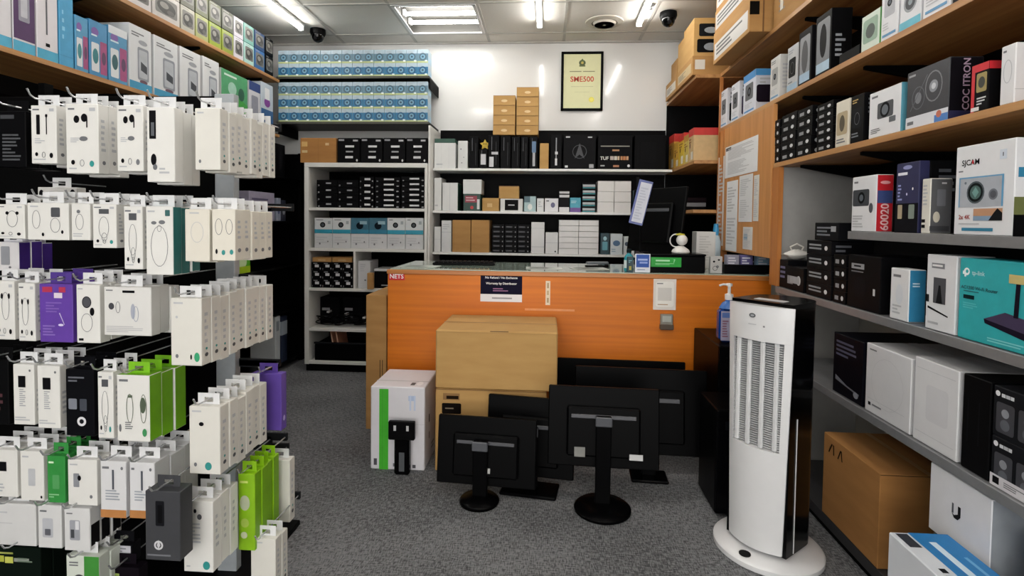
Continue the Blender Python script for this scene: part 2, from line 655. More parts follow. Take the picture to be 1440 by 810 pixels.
# framed certificate
ax0, ax1 = on(1, 789, 115, 4.49), on(1, 848, 115, 4.49)
at, ab = on(1, 818, 73, 4.49), on(1, 818, 156, 4.49)
cw, ch = ax1.x - ax0.x, at.z - ab.z
ce = empty('certificate', 'framed award certificate on the white back wall', 'framed certificate', ((ax0.x + ax1.x) / 2, 4.487, ab.z))
f = MB()
bw = .02
for s_ in (-1, 1):
    f.box((s_ * cw / 2, -.012, 0), (s_ * (cw / 2 - bw), .012, ch), BLACK, .003)
f.box((-cw / 2, -.012, 0), (cw / 2, .012, bw), BLACK, .003).box((-cw / 2, -.012, ch - bw), (cw / 2, .012, ch), BLACK, .003)
f.build('frame', ce)
s = MB()
s.box((-cw / 2 + bw, -.004, bw), (cw / 2 - bw, .01, ch - bw), M('#dcdcae', .5), .0005)
fc_ = Face(s, (-cw / 2 + bw, -.004, bw), (1, 0, 0), (0, 0, 1), cw - 2 * bw, ch - 2 * bw)
for d in [('r', .42, .77, .58, .80, '#5f6a3c'), ('e', .5, .84, .09, .055, '#4c5a34'), ('p', [(.44, .86), (.56, .86), (.5, .92)], '#5a6a3a'), ('c', .5, .84, .035, '#c8b456'),
          ('r', .16, .672, .48, .688, '#8f8f6a'), ('r', .52, .672, .84, .688, '#8f8f6a'), ('t', 'SME500', .5, .54, .1, '#c8432a'), ('r', .2, .40, .8, .404, '#8a8a66'), ('r', .3, .3, .7, .304, '#b4b488'),
          ('c', .76, .16, .07, '#e8dc4a'), ('c', .76, .16, .05, '#efe66e')]:
    fc_.draw(d)
s.build('certificate_sheet', ce)

# ------------------------------------------------------------------ counter
CY0, CTOP = 2.97, .925
ct = empty('counter', 'orange wood-laminate sales counter with a glass-covered top', 'counter', (.15, CY0, 0))
MB().box((-1.04, 0, .0), (1.05, .022, CTOP - .03), COUNTER, .001).build('front_panel', ct)
MB().box((-1.04, .024, .0), (-1.02, .55, CTOP - .03), COUNTER, .001).build('side_panel', ct)
MB().box((1.03, .024, .0), (1.05, .55, CTOP - .03), COUNTER, .001).build('side_panel', ct)
MB().box((-1.045, -.006, CTOP - .03), (1.055, .6, CTOP - .006), grain('counter_top', '#b5713a', '#c98548', (2, 30, 30), .4), .003).build('worktop', ct)
MB().box((-1.03, .004, CTOP - .006), (1.04, .59, CTOP), M('#9fb0a4', .06, coat=.6, var=.02), .002).build('glass_sheet', ct)

# notices on the counter front
def card(name, label, cat, x0, x1, y0, y1, col, decs=(), Y=CY0, t=.0015, group=None, tiltd=None):
    a, b = on(1, x0, y0, Y), on(1, x1, y1, Y)
    w, h = b.x - a.x, a.z - b.z
    return pack(name, label, cat, ((a.x + b.x) / 2, Y - t / 2 - .0006, b.z), 0, w, t, h, col, [('f',) + tuple(d) for d in decs], group, bev=.0003)


card('sticker', 'small red payment sticker at the top left of the orange counter', 'sticker', 547, 569, 381, 394, '#cf2030', [('t', 'NETS', .5, .42, .5, '#f2f2f2'), ('l', .1, .8, .6, .9, 1, '#eab0b4')])
card('notice', 'dark blue refund notice with a white lower band on the counter', 'sign', 676, 734, 383, 425, '#17123a',
     [('r', 0, 0, 1, .26, '#e6e6ea'), ('t', 'No Refund / No Exchange', .5, .82, .1, '#f4f4f6'), ('t', 'Warranty by Distributor', .5, .62, .1, '#f4f4f6'), ('l', .3, .34, .75, .48, 2, '#8f5f8a'), ('r', .28, .1, .76, .15, '#9a9aa0')])
card('sticker', 'narrow white vertical paper strip stuck on the orange counter', 'sticker', 767.5, 773.5, 395, 429, '#ecdcc0', [('r', .3, .1, .7, .3, '#b89a70'), ('r', .3, .42, .7, .6, '#c8aa80'), ('r', .3, .7, .7, .92, '#b89a70')])
card('tape_strip', 'thin pale tape strip stuck level on the orange counter', 'tape', 738, 808, 433.5, 438, '#e89a5c')
q = card('payment_placard', 'white payment placard hung on the right of the orange counter', 'placard', 919, 950, 392, 436, '#e6dfd6', [('rr', .1, .1, .9, .92, '#f2efe8'), ('l', .15, .82, .7, .88, 1, GR), ('l', .2, .14, .8, .2, 1, '#b59a7a'), ('r', .2, .3, .8, .72, '#d6d3cd')], t=.004)
a, b = on(1, 928, 441, CY0), on(1, 945, 463, CY0)
ph = empty('card_reader', 'small grey card reader hung below the payment placard', 'card reader', ((a.x + b.x) / 2, CY0 - .012, b.z))
w_, h_ = b.x - a.x, a.z - b.z
MB().box((-w_ / 2, -.01, .012), (w_ / 2, .011, h_), M('#8d8a80', .4), .003).build('body', ph)
MB().box((-w_ / 2 - .003, -.018, 0), (w_ / 2 + .003, .011, .03), M('#5a4f45', .3), .004).build('holder', ph)
MB().box((-w_ * .35, -.0125, h_ * .5), (w_ * .35, -.01, h_ * .9), M('#b9bcb4', .2), .001).build('screen', ph)

# ------------------------------------------------------------------ right shelving
SX = 1.1
RZ = {0: 2.155, 1: 1.80, 2: 1.485, 3: 1.165, 4: .89, 5: .55}      # board centre heights
TH = .011
rs = empty('shelving_unit', 'long wood and grey metal shelving unit along the right wall', 'shelves', (SX, 0, 0))
DARKB = M('#0e0e10', .6)
def board(z, y0, y1, mat, x0=0.0, th=TH):
    return MB().box((x0, y0, z - th), (XR - SX - .002, y1, z + th), mat, .001).build('board', rs)
board(RZ[0], -.2, 3.6, WOODX)
board(RZ[1], -.2, 3.60, WOODX)
board(RZ[2], -.2, 2.74, WOODX)
GREYM = M('#77787a', .45, metal=.3)
board(RZ[3], .3, 2.05, GREYM)
board(RZ[4], .3, 2.66, GREYM)
board(RZ[5], .3, 2.66, GREYM)
board(.045, .3, 2.66, M('#3a3a3c', .5, metal=.3), th=.02)
MB().box((.01, .3, 0), (.03, 2.66, .024), BLACKM, .001).build('plinth', rs)
# lipped metal front edges
for z, ye in ((RZ[3], 2.05), (RZ[4], 2.66), (RZ[5], 2.66)):
    MB().box((-.006, .3, z - .016), (0, ye, z + .012), M('#8a8b8d', .4, metal=.4), .001).build('shelf_lip', rs)
# dividers and back panels
MB().box((.02, 2.68, 0), (XR - SX - .003, 2.70, RZ[2] - TH - .001), M('#9c9b98', .6, var=.03), .001).build('partition', rs)
MB().box((-.004, 2.66, RZ[4] + .012), (.018, 2.74, RZ[2] - TH - .001), WOODV, .001).build('divider_post', rs)
MB().box((-.004, 2.745, 1.03), (.016, 3.48, RZ[1] - TH - .001), grain('notice_panel', '#b47a40', '#c98c50', (30, 30, 2), .5), .001).build('notice_panel', rs)
MB().box((-.006, 3.485, .93), (.03, 3.56, RZ[1] - TH - .001), WOODV, .001).build('divider_post', rs)
MB().box((XR - SX - .012, -.2, RZ[2] + TH), (XR - SX - .003, 3.6, ZC - .01), DARKB, .001).build('back_panel', rs)
MB().box((XR - SX - .012, .3, RZ[4] + TH), (XR - SX - .003, 2.66, RZ[2] - TH - .001), M('#1b1b1d', .6), .001).build('back_panel', rs)
for z in (RZ[0], RZ[1], RZ[2]):
    for y in (.5, 1.3, 2.1, 2.58):
        br = MB()
        br.add([(XR - SX - .014, y - .008, z - TH - .002), (.06, y - .008, z - TH - .002), (.06, y - .008, z - TH - .014), (XR - SX - .014, y - .008, z - TH - .075),
                (XR - SX - .014, y + .008, z - TH - .002), (.06, y + .008, z - TH - .002), (.06, y + .008, z - TH - .014), (XR - SX - .014, y + .008, z - TH - .075)],
               [[0, 1, 2, 3], [7, 6, 5, 4], [4, 5, 1, 0], [5, 6, 2, 1], [6, 7, 3, 2], [7, 4, 0, 3]], BLACKM)
        br.build('bracket', rs)
# back bay, a little deeper, up to the back wall
BX = .95
bb = empty('shelving_bay', 'wood shelf bay in the back right corner by the white wall', 'shelves', (BX, 3.62, 0))
zb = on(0, 970, 230, BX).z
zb2 = on(0, 975, 297, BX).z
BAYZ = {0: RZ[0], 1: zb, 2: zb2}
for z in BAYZ.values():
    MB().box((0, .002, z - TH), (XR - BX - .003, .876, z + TH), WOODX, .001).build('board', bb)
MB().box((XR - BX - .012, 0, .93), (XR - BX - .003, .876, RZ[0] - TH - .001), DARKB, .001).build('back_panel', bb)
MB().box((.0, .866, .6), (XR - BX - .014, .875, RZ[0] - TH - .001), DARKB, .001).build('back_panel', bb)
MB().box((.15, -.018, .93), (.17, -.0, RZ[0] - TH - .001), WOODV, .001).build('divider_post', bb)

# ------------------------------------------------------------------ left wall shelves
LX = -2.1
LZ = {1: 2.262, 2: 1.838}
for k, (y0, y1, nm) in {1: (2.36, 4.12, 'upper wooden wall shelf along the left wall under the ceiling'), 2: (1.2, 4.12, 'lower wooden wall shelf along the left wall above the hanging rack')}.items():
    ls = empty('wall_shelf', nm, 'shelf', (LX, 0, LZ[k]))
    MB().box((XL - LX + .003, y0, -TH), (0, y1, TH), WOODX, .001).build('board', ls)
    for y in (y0 + .1, (y0 + y1) / 2, y1 - .15):
        br = MB()
        X0 = XL - LX + .014
        br.add([(X0, y - .008, -TH - .002), (-.06, y - .008, -TH - .002), (-.06, y - .008, -TH - .014), (X0, y - .008, -TH - .075),
                (X0, y + .008, -TH - .002), (-.06, y + .008, -TH - .002), (-.06, y + .008, -TH - .014), (X0, y + .008, -TH - .075)],
               [[3, 2, 1, 0], [4, 5, 6, 7], [0, 1, 5, 4], [1, 2, 6, 5], [2, 3, 7, 6], [3, 0, 4, 7]], BLACKM)
        br.build('bracket', ls)
# black shelving low on the left wall
lb = empty('black_rack', 'black metal rack standing along the left wall', 'rack', (-2.06, 0, 0))
MB().box((XL + 2.06 + .004, 2.1, 0), (XL + 2.06 + .016, 4.45, 1.74), BLACKM, .001).build('back_panel', lb)
LBZ = [on(0, 405, y, -2.06).z for y in (250, 311, 374, 436)] + [.06]
for z in LBZ:
    MB().box((XL + 2.06 + .018, 2.1, z - .012), (0, 4.45, z), M('#141416', .35, metal=.4), .001).build('board', lb)
MB().box((XL + 2.06 + .02, 4.46, 0), (.13, 4.472, 1.74), BLACKM, .001).build('end_panel', lb)
for y in (2.12, 4.43):
    MB().box((-.03, y - .02, 0), (-.001, y + .02, 1.74), BLACKM, .001).build('post', lb)

# ------------------------------------------------------------------ back wall: white cabinet, wall shelves
CBY = 4.08
def cz(y, x=515, Y=CBY):
    return on(1, x, y, Y).z
c0, c1 = on(1, 428, 380, CBY).x, on(1, 600.5, 300, CBY).x
cab = empty('cabinet', 'tall white open cabinet in the back left corner', 'cabinet', (c0, CBY, 0))
CW = c1 - c0
CWM = M('#d9d8d4', .4, var=.02)
CBT = cz(229)
zs = [cz(y) for y in (294.5, 352, 408.5, 465.5)]
MB().box((0, 0, .06), (.035, .4, CBT - .035), CWM, .001).build('side_panel', cab)
MB().box((CW - .02, 0, .06), (CW, .4, CBT - .035), CWM, .001).build('side_panel', cab)
MB().box((0, 0, CBT - .034), (CW, .4, CBT), CWM, .001).build('top_board', cab)
for z in zs:
    MB().box((.036, .003, z - .011), (CW - .021, .395, z + .011), CWM, .001).build('shelf_board', cab)
MB().box((.036, .003, .062), (CW - .021, .395, .085), CWM, .001).build('shelf_board', cab)
MB().box((.036, .396, .09), (CW - .021, .4, CBT - .036), BLACKM, .0005).build('back_panel', cab)
MB().box((0, .03, 0), (CW, .39, .059), BLACKM, .001).build('plinth', cab)
dx = on(1, 498, 380, CBY).x - c0
MB().box((dx - .008, .004, zs[2] + .0115), (dx + .008, .39, zs[1] - .0115), CWM, .001).build('divider', cab)
CABZ = [CBT] + [z + .011 for z in zs] + [.085]

# two high shelves with blue camera boxes
BLY = 4.14
bx0, bx1 = on(1, 389, 100, BLY).x, on(1, 604, 100, BLY).x
BLZ = []
for y, lab in ((107.5, 'upper of the two dark wall shelves holding blue boxes under the ceiling'), (171.5, 'lower of the two dark wall shelves holding blue boxes')):
    z = on(1, 500, y, BLY).z
    t = empty('wall_shelf', lab, 'shelf', (bx0, BLY, z))
    MB().box((0, 0, -.012), (bx1 - bx0, YB - BLY - .003, .0), M('#2a2b2a', .4), .001).build('board', t)
    MB().box((0, -.004, -.016), (bx1 - bx0, 0, .002), M('#4a4a42', .4, metal=.3), .001).build('front_lip', t)
    for x in (.0, bx1 - bx0 - .006):
        MB().box((x, .02, -.09), (x + .006, YB - BLY - .003, -.0125), BLACKM, .001).build('bracket', t)
    BLZ.append(z)

# wide shelving under the white wall
WY = 4.2
w0, w1 = c1 + .018, .945
def wz(y, x=770, Y=WY):
    return on(1, x, y, Y).z
ws = empty('wide_shelving', 'wide white-edged shelving on the back wall behind the counter', 'shelves', (w0, WY, 0))
WT = on(1, 770, 183, 4.47).z
MB().box((0, YB - WY - .014, 0), (w1 - w0, YB - WY - .003, WT), M('#0c0c0e', .5), .001).build('back_panel', ws)
WZ = []
for y in (239, 299.5, 358.5):
    z = wz(y)
    MB().box((0, 0, z - .009), (w1 - w0 - .004, YB - WY - .016, z + .009), M('#e6e6e4', .4, var=.02), .001).build('board', ws)
    WZ.append(z + .009)
MB().box((0, .06, .5), (w1 - w0 - .004, YB - WY - .016, .52), DARKB, .001).build('board', ws)
MB().box((-.016, -.1, 0), (-.001, YB - WY - .004, ZC - .75), CWM, .001).build('upright', ws)

# ------------------------------------------------------------------ goods on the right shelving
RZ90 = -math.pi / 2
def rb(name, label, cat, x0, x1, yt, shelf, depth, col, decs=(), fc=None, X=SX + .008, z0=None, group=None, zt=None, bev=.002):
    """box whose front stands in the plane x=X facing the aisle; x0..x1 is the front in the photo, yt its top at x0"""
    if z0 is None:
        z0 = RZ[shelf] + TH + .0015
    A, B = on(0, x0, yt, X), on(0, x1, yt, X)
    h = (zt or A.z) - z0
    w = A.y - B.y - .003
    return pack(name, label, cat, (X + depth / 2, (A.y + B.y) / 2, z0), RZ90, w, depth, h, col, decs, group, fc, bev)


def rstack(name, label, cat, x0, x1, yt, shelf, depth, n, col, decs, group, fc=None, X=SX + .008):
    z0 = RZ[shelf] + TH + .0015
    A, B = on(0, x0, yt, X), on(0, x1, yt, X)
    h = (A.z - z0) / n
    o = pack(name, label, cat, (X + depth / 2, (A.y + B.y) / 2, z0), RZ90, A.y - B.y - .003, depth, h - .001, col, decs, group, fc, .001)
    for i in range(1, n):
        dup(o, (X + depth / 2 + random.uniform(-.003, .003), (A.y + B.y) / 2, z0 + i * h), RZ90, label + ', ' + (ORD[i] if i < n - 1 else 'topmost') + (' from bottom' if i < n - 1 else ''))
    o['label'] = label + ', lowest'


# top board: brown cartons
def lab_decs(c='#cfcac0', n=4):
    return [('f', 'r', .08, .2, .92, .7, c), ('f', 'l', .12, .28, .8, .62, n, '#6a625a'), ('r', 'r', .04, .3, .2, .8, '#d2ccc0')]


zt0 = RZ[0] + TH + .0015
XB = .93
def topcarton(label, y0, y1, z0, h, X, depth, decs=(), mat=None, name='carton'):
    return pack(name, label, 'carton', (X + depth / 2, (y0 + y1) / 2, z0), RZ90, y1 - y0 - .004, depth, h, mat or CARD, decs)


topcarton('flat brown carton in the back right corner, farthest on the top shelf', 4.08, 4.44, zt0, .125, XB, .4, lab_decs())
topcarton('flat brown carton on the top right shelf under the two tall boxes', 3.64, 4.07, zt0, .125, XB, .4, lab_decs('#bda880'))
topcarton('small upright brown carton against the back wall on the top right shelf', 4.2, 4.4, zt0 + .127, .15, XB + .03, .3)
topcarton('plain tall brown carton second from the back wall on the top right shelf', 3.95, 4.14, zt0 + .127, .225, XB + .02, .3, mat=CARD2)
topcarton('tall brown carton with black window print on the top right shelf', 3.66, 3.93, zt0 + .127, .25, XB + .01, .22,
          [('r', 'rr', .1, .1, .9, .45, '#1a1a1c'), ('r', 'rr', .15, .52, .9, .85, '#26282c'), ('r', 'e', .5, .25, .2, .1, '#8c9298'), ('r', 'e', .5, .68, .2, .08, '#9aa0a4')], CARD2)
XB2 = 1.0
topcarton('brown carton with long white label, lowest of the stack overhanging the right shelf', 2.83, 3.43, zt0, .19, XB2, .4, [('f', 'r', .04, .12, .96, .62, '#c4c2be'), ('f', 'l', .1, .2, .9, .55, 3, '#4a4a4c'), ('r', 'r', .0, .45, .12, .8, '#17140f'), ('r', 'r', .16, 0, .18, 1, '#6e4a22')])
topcarton('brown carton with grey label, middle of the stack overhanging the right shelf', 2.84, 3.43, zt0 + .192, .13, XB2 + .005, .4, [('f', 'r', .03, .1, .97, .8, '#b4b2ae'), ('f', 'l', .08, .2, .9, .7, 3, '#3a3a3c'), ('r', 'r', .3, .3, .6, .7, '#d8d4c8')])
topcarton('brown carton with white label, topmost of the stack overhanging the right shelf', 2.86, 3.43, zt0 + .324, .14, XB2 + .01, .4, [('f', 'r', .03, .1, .97, .9, '#c8c6c2'), ('f', 'l', .08, .2, .9, .8, 3, '#55555a')])
topcarton('long brown carton on the top right shelf beside the overhanging stack', 2.02, 2.80, zt0, .24, 1.104, .35, [('f', 'l', .08, .2, .22, .7, 5, '#8a7a66'), ('f', 'r', .1, .25, .14, .5, '#e0dcd0')])
topcarton('wide brown carton on the top right shelf nearest the camera', 1.2, 2.0, zt0, .24, 1.105, .35, [('f', 'l', .1, .3, .3, .6, 3, '#8a7a66')])

# shelf 1
sd = lambda c='#26242a': [('r', 'rr', .15, .12, .85, .6, c), ('r', 'l', .2, .7, .8, .9, 2, GR)]
rb('gadget_box', 'small white gadget box at the far end of the upper right shelf', 'box', 1014, 1023, 130, 1, .1, '#cfd0d6', art_box(1) + sd())
rb('gadget_box', 'small white gadget box second from the far end of the upper right shelf', 'box', 1029, 1040, 121, 1, .1, '#d3d4da', art_box(2) + sd('#3c3650'))
c_ = rb('gadget_box', 'white gadget box with a sky-blue top on the upper right shelf', 'box', 1046, 1063, 109, 1, .11, '#cdd0da', art_box(3, acc='#3f86c0') + [('f', 'r', 0, .82, 1, 1, '#3f86c0'), ('r', 'r', 0, .84, 1, 1, '#4590c8'), ('r', 'rr', .05, .2, .95, .62, '#2a2030')])
rb('clear_pack', 'clear plastic pack with pale insert on the upper right shelf', 'package', 1084, 1097, 85, 1, .07, '#c9c9c6', art_box(4, '#9a9a98'))
rb('clear_pack', 'clear plastic pack with grey mouse print on the upper right shelf', 'package', 1108, 1122, 69, 1, .05, '#b8babc', art_dark(5) + [('f', 'r', 0, 0, 1, .15, '#9ab4c8')])
rb('clear_pack', 'tall black pack with pale window on the upper right shelf', 'package', 1124, 1142, 48, 1, .05, '#1b1b1e', [('f', 'rr', .1, .1, .9, .88, '#85888c'), ('f', 'e', .5, .5, .25, .3, '#3b3d42'), ('f', 'r', .1, .04, .9, .2, '#9db6cc')])
rb('clear_pack', 'largest black pack with grey window on the upper right shelf', 'package', 1148, 1170, 27, 1, .08, '#141416', [('f', 'rr', .08, .1, .92, .9, '#707378'), ('f', 'e', .5, .55, .22, .28, '#2c2d30'), ('f', 'r', .08, .04, .92, .2, '#a3bccf'), ('r', 'l', .2, .2, .8, .6, 5, '#8c9096')])
rb('black_case', 'flat black case lying beside the green pack on the upper right shelf', 'case', 1180, 1209, 78, 1, .12, '#121214', [('t', 'rr', .1, .1, .9, .9, '#2c2c30')])
rb('green_pack', 'white and green pack on the upper right shelf', 'package', 1212, 1238, 26, 1, .06, '#c6d2c4', [('f', 'rr', .1, .2, .9, .85, '#8aa590'), ('f', 'e', .5, .5, .25, .2, '#3e4a44'), ('r', 'r', 0, 0, 1, 1, '#4f9a4a')])
rb('gadget_box', 'plain white box right of the green pack on the upper right shelf', 'box', 1240, 1264, 0, 1, .12, '#d6d7da', art_box(7, '#a8aab0'), zt=2.03)
rb('gadget_box', 'white box with round lens print and blue base on the upper right shelf', 'box', 1266, 1296, 0, 1, .12, '#d2d4d8', [('f', 'c', .5, .36, .32, '#8d9296'), ('f', 'c', .5, .36, .24, '#33383e'), ('f', 'c', .5, .36, .1, '#7f8a90'), ('f', 'r', 0, 0, 1, .12, '#5fb0c4')], zt=2.03)
rb('gadget_box', 'long white box with faint print on the upper right shelf', 'box', 1298, 1337, 0, 1, .12, '#dbdcdf', art_box(8, '#b8bac0'), zt=2.03)
rb('gadget_box', 'dark box nearest the camera on the upper right shelf', 'box', 1339, 1420, 0, 1, .15, '#2a2b30', art_dark(9), zt=2.04)

# shelf 2
g5 = [('f', 'r', .15, .25, .45, .6, '#8e9094'), ('f', 'e', .75, .45, .1, .2, '#c9cbce'), ('r', 'e', .3, .45, .15, .25, '#9a9ca0')]
rstack('lens_box', 'small black box in the first black column, middle right shelf', 'box', 1086, 1098, 172, 2, .08, 5, '#141416', g5, 'first black column on the middle right shelf')
rstack('lens_box', 'small black box in the second black column, middle right shelf', 'box', 1099, 1120, 164, 2, .1, 5, '#17171a', g5, 'second black column on the middle right shelf')
rstack('lens_box', 'small black box in the third black column, middle right shelf', 'box', 1121, 1142, 156, 2, .1, 5, '#141417', g5, 'third black column on the middle right shelf')
rstack('lens_box', 'small black box in the fourth black column, middle right shelf', 'box', 1150, 1173, 149, 2, .1, 6, '#101013', g5, 'fourth black column on the middle right shelf')
rb('gadget_box', 'cream box with brown lamp print beside the black columns', 'box', 1176, 1195, 145, 2, .08, '#d8d2c2', [('f', 'rr', .1, .25, .9, .75, '#b0a080'), ('f', 'e', .5, .5, .2, .18, '#4f4634'), ('f', 'l', .1, .06, .8, .18, 2, GR)])
rb('gadget_box', 'slim black box between the cream box and the white camera box', 'box', 1197, 1216, 137, 2, .07, '#17171a', art_dark(11, '#b79a5c'))
rb('camera_box', 'white box with a dark dash camera print on the middle right shelf', 'camera box', 1223, 1268, 133, 2, .03, '#dedfe2',
   [('f', 'l', .08, .84, .4, .93, 1, GR), ('f', 'rr', .28, .38, .78, .72, '#45484d'), ('f', 'c', .52, .55, .15, '#1c1e22'), ('f', 'c', .52, .55, .1, '#5e656e'), ('f', 'rr', .66, .25, .86, .37, '#60646a'), ('f', 'l', .08, .08, .4, .2, 3, GR), ('r', 'r', 0, 0, 1, 1, '#5ea3b8')])
rb('speaker_box', 'big dark box with white lower band and glowing print on the middle right shelf', 'box', 1276, 1336, 104, 2, .09, '#33343a',
   [('f', 'r', 0, 0, 1, .2, '#d5d7dd'), ('f', 'o', .66, .62, .2, .26, .004, '#77797f'), ('f', 'c', .66, .62, .1, '#8a8d94'), ('f', 'c', .66, .62, .05, '#c8cad0'), ('f', 'o', .3, .5, .16, .2, .003, '#5c5e66'), ('f', 'e', .3, .5, .08, .1, '#7a7c82'),
    ('f', 'l', .05, .88, .3, .95, 1, '#9c9ea4'), ('f', 'r', .7, .0, 1, .12, '#4c7ec0'), ('f', 'e', .8, .13, .06, .06, '#c06a50'), ('f', 'r', .04, .06, .2, .12, GR), ('f', 'p', [(.1, .3), (.5, .85), (.52, .85), (.12, .3)], '#5c5e66'),
    ('r', 'tv', 'OCOC ITRON', .5, .5, .26, '#b39ab0'), ('r', 'r', 0, 0, 1, .14, '#23244a')], fc={'r': '#201d24'})
rb('gadget_box', 'black box with red top and border on the middle right shelf', 'box', 1367, 1392, 94, 2, .06, '#17171a',
   [('f', 'r', 0, .84, 1, 1, '#c4202c'), ('f', 'r', 0, 0, .2, .84, '#c4202c'), ('f', 'rr', .3, .4, .9, .8, '#9a8a52'), ('f', 'e', .6, .6, .2, .12, '#33352c'), ('f', 'l', .35, .12, .9, .3, 3, '#c9c9cc'), ('r', 'r', 0, .84, 1, 1, '#c4202c'), ('f', 'r', .02, .02, .5, .1, '#dddddd')])
rb('gadget_box', 'tall white box at the near end of the middle right shelf', 'box', 1408, 1430, 67, 2, .1, '#dcdcde', [('f', 'l', .15, .86, .6, .93, 1, GR), ('f', 'o', .5, .55, .3, .2, .002, LG), ('r', 'r', .0, .22, 1, .23, LG), ('r', 'rr', .3, .4, .75, .8, '#c4c4c8'), ('r', 'e', .5, .3, .1, .02, DK)])

# shelf 3
rb('camera_box', 'white action camera box with a red spine on the grey right shelf', 'camera box', 1199, 1234, 250, 3, .055, '#dcdde0',
   [('f', 'l', .08, .86, .4, .93, 1, GR), ('f', 'rr', .04, .46, .72, .76, '#34383e'), ('f', 'c', .4, .61, .14, '#15171a'), ('f', 'c', .4, .61, .08, '#5b636c'), ('f', 'e', .8, .42, .08, .09, '#4a4d55'), ('f', 'l', .06, .06, .5, .3, 5, LG),
    ('r', 'r', .05, .5, .95, .72, '#3a4a80'), ('r', 'tv', '60020', .5, .26, .5, '#eec9c9'), ('r', 'e', .5, .86, .3, .03, '#e8a0a4')], fc={'r': '#c01c28'})
rb('gadget_box', 'navy blue box with a clear hang window on the grey right shelf', 'box', 1261, 1294, 231, 3, .03, '#26284e',
   [('f', 'r', 0, 0, 1, .42, '#1c1d24'), ('f', 'l', .08, .8, .6, .88, 1, '#e8e8f0'), ('f', 'e', .5, .93, .2, .03, '#8f93c0'), ('f', 'e', .75, .62, .03, .02, '#ffffff'), ('f', 'e', .5, .55, .03, .02, '#e0e0ff'), ('f', 'rr', .12, .2, .32, .4, '#a79a80'), ('f', 'rr', .6, .2, .85, .4, '#7d8a80'), ('f', 'l', .1, .45, .3, .7, 5, '#9aa0d0')])
rb('gadget_box', 'white slim box with grey photo side next to the large camera box', 'box', 1297, 1310, 252, 3, .06, '#d8d5cc',
   [('f', 'l', .15, .5, .7, .9, 6, LG), ('f', 'r', .1, .1, .5, .16, DK), ('f', 'r', .1, .2, .5, .26, DK), ('r', 'l', .5, .88, .9, .94, 1, '#c9c9cc'), ('r', 'rr', .3, .5, .7, .8, '#72747a'), ('r', 'e', .3, .3, .16, .1, '#cfc9b8'), ('r', 'r', 0, .05, .9, .14, '#3b3c40')], fc={'r': '#58595c'})
rb('camera_box', 'large white action camera box with lens picture and blue panel', 'camera box', 1345, 1430, 208, 3, .07, '#dfe0e3',
   [('f', 't', 'SJCAM', .27, .80, .085, '#1a1a1e'), ('f', 'r', .30, .79, .325, .83, '#d0303a'), ('f', 'l', .06, .7, .2, .73, 1, GR), ('f', 'r', .76, .8, .87, .9, '#c9d2de'), ('f', 'r', .805, .83, .82, .87, '#3a3f4a'),
    ('f', 'r', .08, .31, .84, .645, '#5f9cc4'), ('f', 'r', .1, .31, .81, .63, '#a9aeb6'), ('f', 'c', .38, .47, .155, '#3f4a50'), ('f', 'c', .38, .47, .13, '#1e2628'), ('f', 'c', .38, .47, .095, '#42605c'), ('f', 'p', [(.38, .53), (.44, .47), (.38, .41), (.32, .47)], '#6f9a94'),
    ('f', 'c', .68, .44, .075, '#6b7078'), ('f', 'c', .68, .44, .05, '#4c5058'), ('f', 'e', .2, .58, .02, .015, '#66707a'), ('f', 'r', .36, .16, .84, .29, '#b98c6c'), ('f', 'r', .36, .16, .84, .21, '#7f98b0'), ('f', 'p', [(.62, .16), (.84, .16), (.84, .24), (.76, .29), (.7, .24)], '#24262a'),
    ('f', 't', '2x 4K', .2, .2, .05, '#a03a34'), ('f', 'l', .1, .11, .7, .135, 1, LG), ('f', 'rr', .16, .045, .7, .08, '#2f7d9c'),
    ('r', 'r', .1, .6, .9, .7, '#2f7fa4'), ('r', 'r', 0, 0, 1, .22, '#131315'), ('r', 'r', 0, .22, 1, .4, '#6a7040'), ('r', 'e', .6, .47, .2, .08, '#5a2a34')])
rb('gadget_box', 'dark grey box behind the navy box on the grey right shelf', 'box', 1268, 1310, 232, 3, .12, '#232327', art_dark(13), X=SX + .13)

# shelf 4
rb('lens_box', 'low black box at the far end of the grey counter-height shelf', 'box', 1104, 1131, 373, 4, .12, '#19191c', g5 + [('f', 'r', .3, .3, .8, .6, '#a8aaae')])
rstack('lens_box', 'flat shiny black box in the dark stack on the counter-height shelf', 'box', 1136, 1171, 337, 4, .16, 4, '#1a1a1e', [('f', 'l', .1, .3, .8, .8, 2, '#8e9296'), ('f', 'e', .8, .5, .06, .16, '#d8d8da'), ('r', 'l', .1, .2, .6, .8, 2, '#5c5e64')], 'dark stack on the counter-height shelf')
zz = on(0, 1136, 337, SX + .008).z + .002
rb('lens_box', 'glossy black box lying on top of the dark stack on the counter-height shelf', 'box', 1146, 1180, 313, 4, .16, '#1d1e22', [('f', 'l', .1, .2, .9, .8, 3, '#75797f'), ('f', 'r', .7, .5, .9, .8, '#9da0a4')], z0=zz, X=SX + .012)
rstack('lens_box', 'narrow black box in the slim column beside the black carton', 'box', 1173, 1191, 357, 4, .14, 4, '#141417', g5, 'slim black column on the counter-height shelf')
rb('black_carton', 'large plain black box with a grey label on the counter-height shelf', 'box', 1193, 1240, 357, 4, .18, '#131316', [('f', 'r', .12, .74, .52, .84, '#8e9094'), ('f', 'r', .12, .68, .5, .70, '#6c6e72'), ('f', 'l', .2, .76, .5, .82, 1, DK), ('f', 'r', .8, .3, .86, .42, '#c9c9cc'), ('f', 'e', .4, .4, .2, .2, '#1e1e22')])
